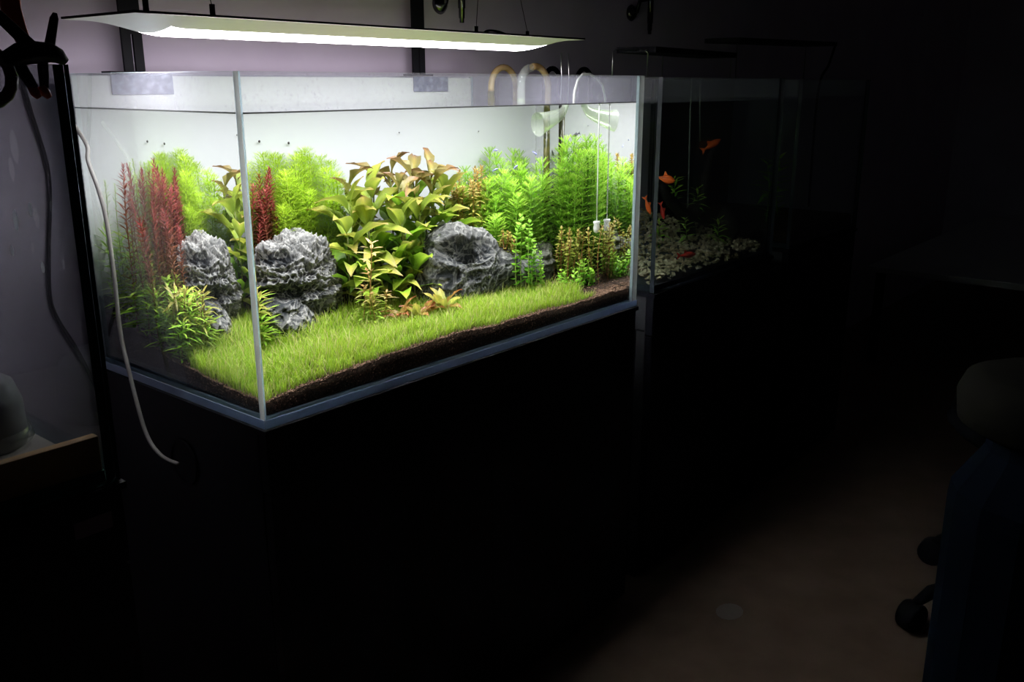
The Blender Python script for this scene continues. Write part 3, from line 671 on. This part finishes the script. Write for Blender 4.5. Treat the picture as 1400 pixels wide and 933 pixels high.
for (x, y, z, lb) in ((.232, .4325, -.103, 'larger dark snail on the white background near the feathery plants'), (.286, .4325, -.108, 'small dark snail on the white background right of the larger one'),
                      (.72, .4325, -.105, 'tiny dark snail on the white background by the right corner'), (.52, .4325, -.100, 'tiny brown snail on the white background above the broad leaves')):
    o = MB().lathe([(.0001, .0), (.0018, .0004), (.0022, .0015), (.0014, .003), (.0001, .0036)], 10).build('snail', M['snail'], smooth=True); o.location = (x, y, z); o.rotation_euler = (PI / 2, 0, 0); tag(o, lb, 'snail')
    if 'tiny' in lb: o.scale = (.6, .6, .6)

# ------------------------------------------------------------------ pipes on the right end
def bez(ps, n=24):
    out = []; ps = [Vector(p) for p in ps]; k = len(ps)
    for s in range(k - 1):
        p0, p1, p2, p3 = ps[max(s - 1, 0)], ps[s], ps[s + 1], ps[min(s + 2, k - 1)]
        for i in range(n):
            t = i / n; out.append(.5 * ((2 * p1) + (p2 - p0) * t + (2 * p0 - 5 * p1 + 4 * p2 - p3) * t * t + (3 * p1 - p0 - 3 * p2 + p3) * t ** 3))
    out.append(ps[-1]); return out
r = empty('intake_pipe', (.866, .357, -.385), 0, 'algae stained intake pipe hooked over the right end, farther of the two', 'pipe')
b = MB(); b.tube([(.866, .357, z) for z in (-.385, -.2, -.03)], .0080, 14); under(r, b.build('stained_tube', M['stained'], smooth=True))
b = MB(); b.tube([(.866, .357, -.03)] + arc((.907, .357, -.022), .041, 180, 0, 14) + [(.948, .357, -.12), (.95, .357, -.5)], .0068, 12); under(r, b.build('bent_hose', M['brown_hose'], smooth=True))
r = empty('outflow_pipe', (.86, .27, -.10), 0, 'clear bent outflow pipe with a flared mouth at the right end', 'pipe')
b = MB(); b.tube([(.86, .27, -.06), (.86, .27, -.03)] + arc((.892, .27, -.015), .032, 180, 90, 8), .0085, 14, cap=False); under(r, b.build('clear_bend', M['tube'], smooth=True))
b = MB(); b.tube(arc((.907, .27, -.024), .044, 105, 0, 12) + [(.951, .27, -.12), (.952, .27, -.5)], .0070, 12); under(r, b.build('brown_hose', M['brown_hose'], smooth=True))
pts = bez([(.86, .27, -.045), (.857, .27, -.060), (.845, .268, -.071), (.82, .264, -.079), (.79, .260, -.086), (.765, .256, -.09)], 5)
b = MB(); b.tube(pts, [.0085 + .015 * max(0, (i / (len(pts) - 1) - .25) / .75) ** 1.2 for i in range(len(pts))], 18, cap=False); under(r, b.build('flared_mouth', M['flare'], smooth=True))
r = empty('co2_diffuser', (.872, .145, -.30), 0, 'thin clear gas tube hooked over the right pane with a white diffuser', 'diffuser')
b = MB(); b.tube([(.872, .145, -.282), (.872, .145, -.20), (.872, .145, -.10), (.872, .145, -.055)], .0016, 8); under(r, b.build('gas_stem', M['co2'], smooth=True))
b = MB(); b.tube([(.872, .145, -.055), (.8725, .145, -.045), (.874, .145, -.03), (.884, .145, -.008), (.9, .145, .003), (.926, .145, .004), (.955, .145, -.006), (.973, .145, -.02), (.984, .145, -.045), (.986, .145, -.12), (.986, .145, -.4)], .0024, 10); under(r, b.build('clear_loop', M['co2'], smooth=True))
b = MB(); b.lathe([(.001, .0), (.007, .002), (.0092, .010), (.0075, .018), (.0095, .021), (.0095, .024), (.001, .024)], 18, (.872, .145, -.306)); under(r, b.build('diffuser_cup', M['co2'], smooth=True))

# ------------------------------------------------------------------ lamp over the planted tank
LX0, LX1, LY0, LY1, LZ = -.065, .844, .100, .285, .066
def lz(x, y):
    u = (y - LY0) / (LY1 - LY0); pr = math.sin(PI * min(1, max(0, u))) ** 1.1
    def sm(t): t = max(0, min(1, t)); return t * t * (3 - 2 * t)
    tp = min(sm((x - LX0) / .095), sm((LX1 - x) / .095)); return LZ - .0005 - .0205 * pr * tp
r = empty('hanging_lamp', (LX0, LY0, LZ), 0, 'long slim white aquarium lamp with a glowing strip over the planted tank', 'lamp')
b = MB().box(LX0, LX1, LY0, LY1, LZ, LZ + .0028); under(r, b.build('top_plate', M['black']))
def in_d(x, y): return .004 < x < LX1 - .055 and .143 < y < .242
NX, NY = 260, 48; sh = MB(); df = MB(); vs = [(LX0 + (LX1 - LX0) * i / NX, LY0 + (LY1 - LY0) * j / NY) for j in range(NY + 1) for i in range(NX + 1)]
vs = [(x, y, lz(x, y)) for x, y in vs]; fa, fb = [], []
for j in range(NY):
    for i in range(NX):
        a = j * (NX + 1) + i; x = LX0 + (LX1 - LX0) * (i + .5) / NX; y = LY0 + (LY1 - LY0) * (j + .5) / NY
        (fb if in_d(x, y) else fa).append((a, a + NX + 1, a + NX + 2, a + 1))
def used(b, vs, fs):
    ids = sorted({i for f in fs for i in f}); mp = {k: n for n, k in enumerate(ids)}; b.add([vs[i] for i in ids], [tuple(mp[i] for i in f) for f in fs])
used(sh, vs, fa); used(df, vs, fb)
under(r, sh.build('shell', M['white'], smooth=True)); under(r, df.build('diffuser_panel', M['glow'], smooth=True))
ld = bpy.data.lights.new('led_array', 'AREA'); ld.shape = 'RECTANGLE'; ld.size = .86; ld.size_y = .09; ld.energy = LEDS; ld.color = (1, .96, 1); ld.spread = math.radians(140)
lo = bpy.data.objects.new('led_array', ld); C.objects.link(lo); lo.location = ((LX0 + LX1) / 2 - .005, .1925, .0435); under(r, lo)
def wire(b, p, q, w=.0006): b.tube([p, q], w, 6)
for (px, py) in ((-.045, .11), (.045, .11), (.60, .16), (.78, .19)):
    b = MB().tube([(px, py, LZ + .002), (px, py, LZ + .016)], .0035, 10); under(r, b.build('wire_clip', M['black'], smooth=True))
hang = ((.0, .20, .5), (.70, .22, .40))
for (px, py), h_ in (((-.045, .11), hang[0]), ((.045, .11), hang[0]), ((.60, .16), hang[1]), ((.78, .19), hang[1])):
    b = MB(); wire(b, (px, py, LZ + .014), h_); under(r, b.build('hanging_wire', M['black']))
b = MB().tube(bez([(.775, .22, LZ + .004), (.768, .25, LZ + .016), (.755, .27, LZ + .018), (.742, .275, LZ + .008)], 6), .0022, 8); under(r, b.build('power_lead', M['cord'], smooth=True))
# the two slotted stands on the back rim
for k, (xa, xb, bx0, bx1, lb, hx) in enumerate(((.108, .142, .07, .173, 'black slotted lamp post clamped to the back rim, left one', 0.0), (.738, .772, .713, .814, 'black slotted lamp post clamped to the back rim, right one', .70))):
    r = empty('lamp_post', ((xa + xb) / 2, .46, 0), 0, lb, 'stand'); m_ = (xa + xb) / 2; zt = .5 if k == 0 else .40
    b = MB(); b.box(xa, m_ - .002, .458, .463, .004, .06); b.box(m_ + .002, xb, .458, .463, .004, .06); b.box(xa, xb, .458, .463, .06, zt); under(r, b.build('upright', M['black']))
    b = MB().box(bx0 + .004, bx1 - .038, .4395, .468, .001, .004); under(r, b.build('foot_plate', M['black']))
    b = MB().box(bx0, bx1, .4325, .4355, -.031, -.0005, bev=.0008); under(r, b.build('clamp_block', M['clampblue']))
    b = MB().box(m_ - .012, m_ + .012, .15, .463, zt, zt + .012); b.tube([(m_, .21, zt + .004), (hx, .21, zt + .004)], .004, 8); under(r, b.build('arm', M['black']))

# ------------------------------------------------------------------ wall fixtures
def fixture(x, z, zr, label, xr):
    r = empty('wall_valve', (x, WY, z), 0, label, 'valve')
    b = MB(); b.lathe([(.0001, .0), (.020, .0), (.022, .004), (.016, .012), (.006, .02), (.0001, .022)], 20); o = b.build('wall_cap', M['chrome'], r, True); o.rotation_euler = (PI / 2, 0, 0)
    b = MB(); b.tube([(xr - x, -.03, .16), (xr - x, -.03, zr - z + .03), (xr - x, -.03, zr - z + .029), (xr - x, -.03, zr - z + .01), (xr - x, -.03, zr - z + .009), (xr - x, -.03, zr - z)], [.008, .008, .0065, .0065, .005, .005], 12)
    b.tube([(0, -.02, 0), (0, -.03, .03), (xr - x, -.03, .04)], .006, 10); b.build('spray_rod', M['chrome'], r, True)
fixture(.845, .150, .112, 'dark metal wall valve with a hanging rod above the lamp', .885)
fixture(1.60, .172, .118, 'dark metal wall valve with a hanging rod right of the lamp', 1.655)

# ------------------------------------------------------------------ cabinets
def cabinet(name, x0, x1, y0, y1, label, cutseam=True, side=None, doors=2, zt=-.4515):
    r = empty(name, (x0, y0, FLOOR), 0, label, 'cabinet')
    b = MB().box(x0, x1, y0 + .018, y1, FLOOR, zt - .008, bev=.0015); under(r, b.build('body', M[side or 'cab']))
    b = MB().box(x0, x1, y0, y0 + .0175, zt - .093, zt - .008, bev=.001); under(r, b.build('fascia', M['cab']))
    w = (x1 - x0) / doors
    for k in range(doors):
        b = MB().box(x0 + k * w + .001, x0 + (k + 1) * w - .001, y0, y0 + .0175, FLOOR + .02, zt - .096, bev=.001); under(r, b.build('door', M['cab']))
    b = MB().box(x0 - .004, x1 + .004, y0 - .004, y1 + .004, zt - .0075, zt); under(r, b.build('foam_mat', M['cab']))
    return r
c1_ = cabinet('cabinet', 0, .9, 0, .45, 'black cabinet under the brightly lit planted aquarium')
b = MB(); b.lathe([(.0001, .0012), (.034, .0012), (.036, .0), (.036, .003), (.030, .003)], 28); o = b.build('cable_port', M['black'], c1_); o.rotation_euler = (0, -PI / 2, 0); o.location = (-.0005, .211, -.553 - FLOOR)

# left tank
L0, L1, LYA, LYB = -.83, -.232, -.07, .36
T0 = tank('empty_aquarium', L0, L1, LYA, LYB, -.42, 0.003, 'empty dusty glass aquarium in the left foreground with a dark green edge', glass=('glass_dirty',) * 4, edges=('edge_green', 'edge_green'))
for z in (0,): pass
c0_ = cabinet('cabinet', L0, L1, LYA, LYB, 'black cabinet under the empty left foreground aquarium', zt=-.4215)
b = MB().box(L1 - .055, L1 - .015, LYA - .0025, LYA - .0005, -.468, -.450, bev=.0004); under(c0_, b.build('sticker', mat('pinkish_sticker', (.25, .16, .2), .7)))
o = MB().box(L0 + .02, L1 - .012, -.0585, -.046, -.4075, -.369, bev=.001).build('wooden_board', M['wood']); tag(o, 'brown wooden board standing on edge inside the empty left aquarium', 'board')
o = MB().box(L0 + .02, L1 - .014, -.04, .345, -.4075, -.404, bev=.001).build('grey_sheet', M['sheet']); tag(o, 'flat grey sheet on the floor of the empty left aquarium', 'sheet')
r = empty('wrapped_canister', (-.302, .10, -.4035), 0, 'grey canister wrapped in clear plastic inside the empty left aquarium', 'canister')
MB().lathe([(.0001, 0), (.046, 0), (.048, .01), (.047, .05), (.040, .072), (.025, .082), (.0001, .084)], 32).build('body', M['grey'], r, True)
MB().lathe([(.050, .002), (.054, .006), (.052, .016), (.0505, .020)], 40).build('plastic_wrap', M['tube'], r, True)
# dried blotches on the right pane of the empty tank
bl = edge_mat('pale_water_stain', (.85, .85, .9), .5)
for i, (y, z, s) in enumerate(((.10, -.08, .017), (.115, -.105, .012), (.07, -.155, .011), (.03, -.14, .007), (.02, -.20, .006), (.09, -.19, .006))):
    b = MB(); n = 16; vs = [(L1 - .0106, y + s * .55 * (1 + .3 * noise.noise((i, k * .7, 1))) * math.cos(2 * PI * k / n), z + s * (1 + .45 * noise.noise((i, k * .7, 5))) * math.sin(2 * PI * k / n)) for k in range(n)]
    b.add(vs + [(v[0] - .0006, v[1], v[2]) for v in vs], [tuple(range(n)), tuple(range(n, 2 * n))[::-1]] + [(k, (k + 1) % n, n + (k + 1) % n, n + k) for k in range(n)]); o = b.build('water_stain', bl); under(T0, o)

# clamps on the rim of the left tank
r = empty('spring_clamp', (-.255, -.062, .0), 0, 'black spring clamp with red tips gripping the rim of the left aquarium', 'clamp')
cl = Vector((-.255, -.062, 0))
def loc(*ps): return [Vector(p) - cl for p in ps]
b = MB(); b.tube(loc((-.30, -.062, .056), (-.283, -.062, .042), (-.268, -.063, .026), (-.258, -.064, .014), (-.256, -.064, .009)), [.0055, .006, .0065, .008, .006], 12, flat=.6); b.build('handle', M['black'], r, True)
b = MB(); b.tube(loc((-.2335, -.06, .049), (-.235, -.06, .044), (-.241, -.061, .026), (-.245, -.062, .014), (-.247, -.062, .009)), [.002, .0042, .0048, .0055, .006], 12, flat=.6); b.build('handle', M['black'], r, True)
b = MB(); b.tube(loc((-.292, -.075, .006), (-.277, -.075, .011), (-.262, -.076, .013), (-.250, -.076, .013), (-.242, -.075, .010), (-.2365, -.075, .005)), [.006, .010, .010, .009, .007, .004], 12); b.build('hinge_body', M['black'], r, True)
b = MB(); b.tube(loc((-.270, -.05, .012), (-.264, -.048, -.004), (-.257, -.048, -.018)), [.005, .006, .005], 10, flat=.7); b.tube(loc((-.246, -.05, .010), (-.246, -.048, -.006), (-.247, -.048, -.018)), [.005, .005, .004], 10, flat=.7); b.build('jaw', M['black'], r, True)
for x in (-.256, -.2465):
    b = MB().tube(loc((x - .003, -.048, -.0165), (x, -.048, -.023), (x + .003, -.048, -.027)), [.004, .0048, .003], 10, flat=.7); b.build('tip', M['orange'], r, True)
r = empty('red_handled_tool', (-.263, -.04, .0), 0, 'dark red handled tool hooked over the rim behind the black clamp', 'tool')
b = MB(); b.tube([(.002, .0, .085), (.0, 0, .070), (-.001, 0, .052), (.003, 0, .034), (.008, 0, .018), (.012, 0, .008)], [.006, .0088, .0092, .0078, .0065, .006], 14, flat=.6); b.build('handle', M['orange'], r, True)
b = MB(); b.tube([(-.03 + .022 * math.cos(a * PI / 8), .002, -.008 + .024 * math.sin(a * PI / 8)) for a in range(17)], .0058, 10); b.build('ring', M['darkred'], r, True)

# black cord hanging on the wall behind the empty tank and the pale hose
o = MB().tube(bez([(-.045, .481, .02), (-.035, .481, -.05), (-.022, .481, -.13), (-.024, .481, -.184), (-.036, .481, -.26), (-.044, .481, -.33), (-.038, .481, -.37), (-.012, .481, -.433), (.014, .481, -.52), (.018, .481, -.60)], 8), .0030, 10).build('power_cord', M['cord'], smooth=True)
tag(o, 'black cord hanging down the wall behind the empty left aquarium', 'cord')
o = MB().tube(bez([(-.012, .40, -.07), (-.014, .362, -.10), (-.02, .352, -.121), (-.02, .332, -.16), (-.02, .320, -.201), (-.02, .316, -.28), (-.02, .318, -.363), (-.02, .305, -.43), (-.02, .278, -.515), (-.018, .245, -.545), (-.008, .215, -.555)], 8), .0030, 12).build('air_hose', M['hose'], smooth=True)
tag(o, 'pale hose running down the left end of the lit aquarium into the cabinet port', 'hose')

# ------------------------------------------------------------------ second tank
X2, X2b, Y2, Y2b = 1.002, 1.59, .02, .47
T2 = tank('fish_aquarium', X2, X2b, Y2, Y2b, -.445, -.002, 'dim rimless aquarium with orange fish, second from the left along the wall', glass=('glass',) * 4, edges=('edge_dark', 'edge_dark'))
c2_ = cabinet('cabinet', X2, X2b, Y2, Y2b, 'dark cabinet under the dim fish aquarium', side='cab_side', zt=-.4465)
b = MB().box(X2 - .0025, X2 - .0003, Y2 + .04, Y2 + .043, FLOOR, -.53); b.box(X2 - .0025, X2 - .0003, Y2 + .02, Y2 + .043, -.533, -.530); under(c2_, b.build('side_groove', M['cab']))
P = []
for i in range(1900):
    x = random.uniform(X2 + .016, X2b - .016); y = random.uniform(Y2 + .018, Y2b - .02) ** 1.0
    h = -.430 + .012 + .045 * ((y - Y2) / .45) + .03 * max(0, (x - 1.25) / .3) * ((y - Y2) / .45); z = random.uniform(-.43, h) if (y < Y2 + .03 or x < X2 + .03) else h - random.uniform(0, .006); P.append((x, y, z))
P = np.array(P); grav = octas('white_gravel', P, RNG.uniform(.0045, .0085, len(P)), M['gravel'], None, .75); tag(grav, 'cream white gravel bed piled in the dim fish aquarium', 'gravel', kind='stuff')
b = MB(); b.box(X2 + .012, X2b - .012, Y2 + .4, Y2 + .402, -.43, -.38)
r = empty('driftwood', (1.46, .20, -.43), 0, 'dark branching driftwood in the dim fish aquarium', 'driftwood'); dl = Vector((1.46, .20, -.43))
def dw(*ps): return [Vector(p) - dl for p in ps]
b = MB(); b.tube(bez(dw((1.47, .2, -.43), (1.47, .2, -.40), (1.45, .2, -.35), (1.40, .2, -.315), (1.35, .2, -.285), (1.325, .2, -.25), (1.315, .2, -.235)), 6), [.026] * 6 + [.020] * 8 + [.016] * 8 + [.012] * 8 + [.008] * 7, 12); b.build('branch', M['drift'], r, True)
b = MB(); b.tube(bez(dw((1.46, .2, -.35), (1.53, .2, -.31), (1.545, .2, -.26), (1.555, .2, -.215), (1.575, .2, -.185), (1.58, .2, -.17)), 6), [.020] * 6 + [.014] * 8 + [.010] * 8 + [.007] * 9, 12); b.build('branch', M['drift'], r, True)
stone('dark_rock', (1.545, .13, -.41), [((0, 0, .03), (.032, .035, .05)), ((-.01, 0, .06), (.018, .02, .03))], 'dark rock on the gravel of the dim fish aquarium', M['drift'], 4, .5)
for (x, y, z, k) in ((1.42, .22, -.27, 1), (1.40, .17, -.36, 1), (1.50, .2, -.30, 1), (1.47, .12, -.36, 1), (1.38, .24, -.34, 1)):
    st, fo = random.choice(LIB['willow']); s = .8
    r = empty('dim_green_plant', (x, y, -.43 if z < -.3 else z - .06), 0, 'dark green plant on the driftwood in the dim fish aquarium', 'plant', 'dim plants'); inst('stem', st, r, sc=s); tag(inst('foliage', fo, r, sc=s), kind='stuff')
fish('orange_fish', (1.475, .15, -.163), -.6, -.5, .055, M['fish'], 'orange fish swimming high in the dim aquarium', hgt=.34)
fish('orange_fish', (1.17, .10, -.222), -1.1, .2, .040, M['fish'], 'orange fish at the left end of the driftwood', hgt=.5)
fish('orange_fish', (1.26, .2, -.300), -1.3, 1.2, .042, M['fish'], 'orange fish seen through the left pane of the dim aquarium')
fish('red_fish', (1.33, .2, -.320), -1.2, 1.3, .040, M['fishred'], 'dark red fish just behind the front left edge of the dim aquarium')
fish('red_fish', (1.23, .07, -.400), -.4, 0, .05, M['fishred'], 'dark red fish resting on the gravel')
# thin tubes in the second tank
for (x, y, z0, z1, lb) in ((1.30, .12, -.30, -.08, 'thin pale tube hanging in the dim aquarium, longer one'), (1.38, .14, -.15, -.055, 'thin pale tube hanging in the dim aquarium, shorter one')):
    o = MB().tube([(x + .012, y, z0), (x, y, z1), (x, y, -.003)], .0018, 8).build('thin_tube', M['tube'], smooth=True); tag(o, lb, 'tube')
o = MB().box(X2 + .0102, X2b - .0102, Y2 + .0102, Y2b - .0102, -.0535, -.0525).build('tank_water', [M['wtop']]); tag(o, 'still water surface of the dim fish aquarium', 'water', kind='stuff')

# third tank
X3, X3b = 1.70, 2.20
T3 = tank('dark_aquarium', X3, X3b, Y2, Y2b, -.445, -.004, 'unlit aquarium at the far right end of the row', glass=('glass',) * 4, edges=('edge_dark', 'edge_dark'))
c3_ = cabinet('cabinet', X3, X3b, Y2, Y2b, 'dark cabinet under the unlit far aquarium', side='cab_side', zt=-.4465)
o = MB().box(X3 + .015, X3b - .015, Y2b - .016, Y2b - .0125, -.425, -.008).build('black_background_sheet', M['cab']); tag(o, 'black background sheet at the back of the unlit far aquarium', 'sheet')
o = MB().box(X3 + .013, X3b - .013, Y2 + .013, Y2b - .018, -.432, -.40, bev=.003).build('soil_bed', M['soil']); tag(o, 'dark soil layer in the unlit far aquarium', 'soil', kind='stuff')
for (x, y, lb) in ((1.85, .16, 'dark plant in the unlit far aquarium, left one'), (2.02, .2, 'dark plant in the unlit far aquarium, right one')):
    st, fo = random.choice(LIB['willow']); r = empty('dark_plant', (x, y, -.405), 0, lb, 'plant'); inst('stem', st, r, sc=1.6); tag(inst('foliage', fo, r, sc=1.6), kind='stuff')

# lamps of the two dim tanks, standing on wire legs
def bar_lamp(x0, x1, y, z0, z1, legs, label, hz):
    r = empty('bar_lamp', (x0, y, z0), 0, label, 'lamp')
    vs = [(x0, y - .05, z0), (x1, y - .05, z1), (x1, y + .05, z1), (x0, y + .05, z0)]
    b = MB().add(vs + [(v[0], v[1], v[2] + .012) for v in vs], [(3, 2, 1, 0), (4, 5, 6, 7), (0, 1, 5, 4), (1, 2, 6, 5), (2, 3, 7, 6), (3, 0, 4, 7)]); under(r, b.build('housing', M['black']))
    for (lx, ly) in legs:
        zt = z0 + (z1 - z0) * (lx - x0) / (x1 - x0) + .004
        b = MB().tube([(lx, ly, -.002), (lx, ly, zt - .006), (lx + (.01 if lx < x0 else -.01), ly, zt), (min(max(lx, x0 + .01), x1 - .01), ly, zt)], .0016, 8); under(r, b.build('wire_leg', M['silver'], smooth=True))
    return r
bar_lamp(1.12, 1.50, .16, .050, .046, ((1.03, .16), (1.12, .13), (1.51, .13), (1.30, .20)), 'black bar lamp on wire legs over the dim fish aquarium', 0)
bar_lamp(1.63, 2.30, .22, .088, .098, ((1.72, .22), (2.18, .22)), 'long black bar lamp over the unlit far aquarium', 0)
b = MB(); b.tube([(.95, .02, -.001), (.95, .02, .0)], .001, 6)
for k, (x, y) in enumerate(((.905, .2), (.93, .2))):
    o = MB().tube([(x, y + .02, -.44), (x, y, .0), (x - .004, y, .046)], .0013, 8).build('steel_rod', M['silver'], smooth=True); tag(o, ('left' if k == 0 else 'right') + ' one of two thin steel rods between the lit and dim aquariums', 'rod')
o = MB().tube(bez([(2.26, .2, -.40), (2.25, .2, -.1), (2.27, .2, 0), (2.32, .2, .04), (2.36, .2, .10)], 6), .004, 8).build('black_hose', M['cord'], smooth=True); tag(o, 'black hose curving up at the far right aquarium', 'hose')
for k, x in enumerate((1.15, 1.28)):
    o = MB().tube([(x - .03, .41, -.06)] + arc((x, .41, -.01), .03, 180, 0, 12) + [(x + .03, .41, -.06)], .006, 10).build('hose_loop', M['cord'], smooth=True); tag(o, 'dark hose loop over the back of the dim aquarium, ' + ('left' if k == 0 else 'right') + ' one', 'hose')

# ------------------------------------------------------------------ right side of the room
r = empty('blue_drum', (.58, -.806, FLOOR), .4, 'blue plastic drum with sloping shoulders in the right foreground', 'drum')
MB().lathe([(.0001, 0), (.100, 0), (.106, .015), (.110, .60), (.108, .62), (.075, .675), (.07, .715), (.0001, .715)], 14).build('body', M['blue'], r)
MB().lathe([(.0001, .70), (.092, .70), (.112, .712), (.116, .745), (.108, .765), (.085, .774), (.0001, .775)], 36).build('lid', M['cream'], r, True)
r = empty('chair_base', (1.39, -.72, FLOOR), 0, 'black caster base of an office chair on the floor', 'chair')
for k in range(5):
    a = 2.35 + 2 * PI * k / 5; dx, dy = math.cos(a), math.sin(a)
    MB().tube([(0, 0, .12), (dx * .12, dy * .12, .11), (dx * .24, dy * .24, .085), (dx * .27, dy * .27, .06)], [.024, .02, .015, .010], 10).build('leg', M['black'], r, True)
    b = MB().lathe([(.0001, -.02), (.028, -.02), (.031, -.015), (.031, .015), (.028, .02), (.0001, .02)], 18); o = b.build('caster', M['black'], r, True); o.location = (dx * .275, dy * .275, .0315); o.rotation_euler = (PI / 2, 0, a + .5)
MB().tube([(0, 0, .12), (0, 0, .42)], .022, 14).build('column', M['black'], r, True)
MB().lathe([(.0001, .42), (.2, .42), (.22, .44), (.21, .475), (.0001, .48)], 28).build('seat', M['black'], r, True)
b = MB().box(3.05, 4.9, -.35, .25, -.745, -.72, bev=.004).build('pale_shelf', M['shelf']); tag(b, 'pale narrow shelf board at the far right', 'shelf')
for k, x in enumerate((3.1, 4.85)): under(b, MB().box(x, x + .03, .2, .23, FLOOR, -.746).build('leg', M['black']))
# scrap on the floor
b = MB(); n = 14; vs = [((.035 + .012 * noise.noise((k, 0, 0))) * math.cos(2 * PI * k / n), (.028 + .012 * noise.noise((k, 4, 0))) * math.sin(2 * PI * k / n), .001 + .006 * abs(noise.noise((k, 2, 9)))) for k in range(n)]
b.add(vs + [(0, 0, .0015)] + [(v[0], v[1], 0) for v in vs], [(k, (k + 1) % n, n) for k in range(n)] + [(k, (k + 1) % n, n + 1 + (k + 1) % n, n + 1 + k) for k in range(n)])
o = b.build('floor_scrap', mat('pale_scrap', (.24, .21, .19), .6)); o.location = (1.01, -.20, FLOOR + .0005); tag(o, 'small pale scrap lying on the brown floor', 'scrap')
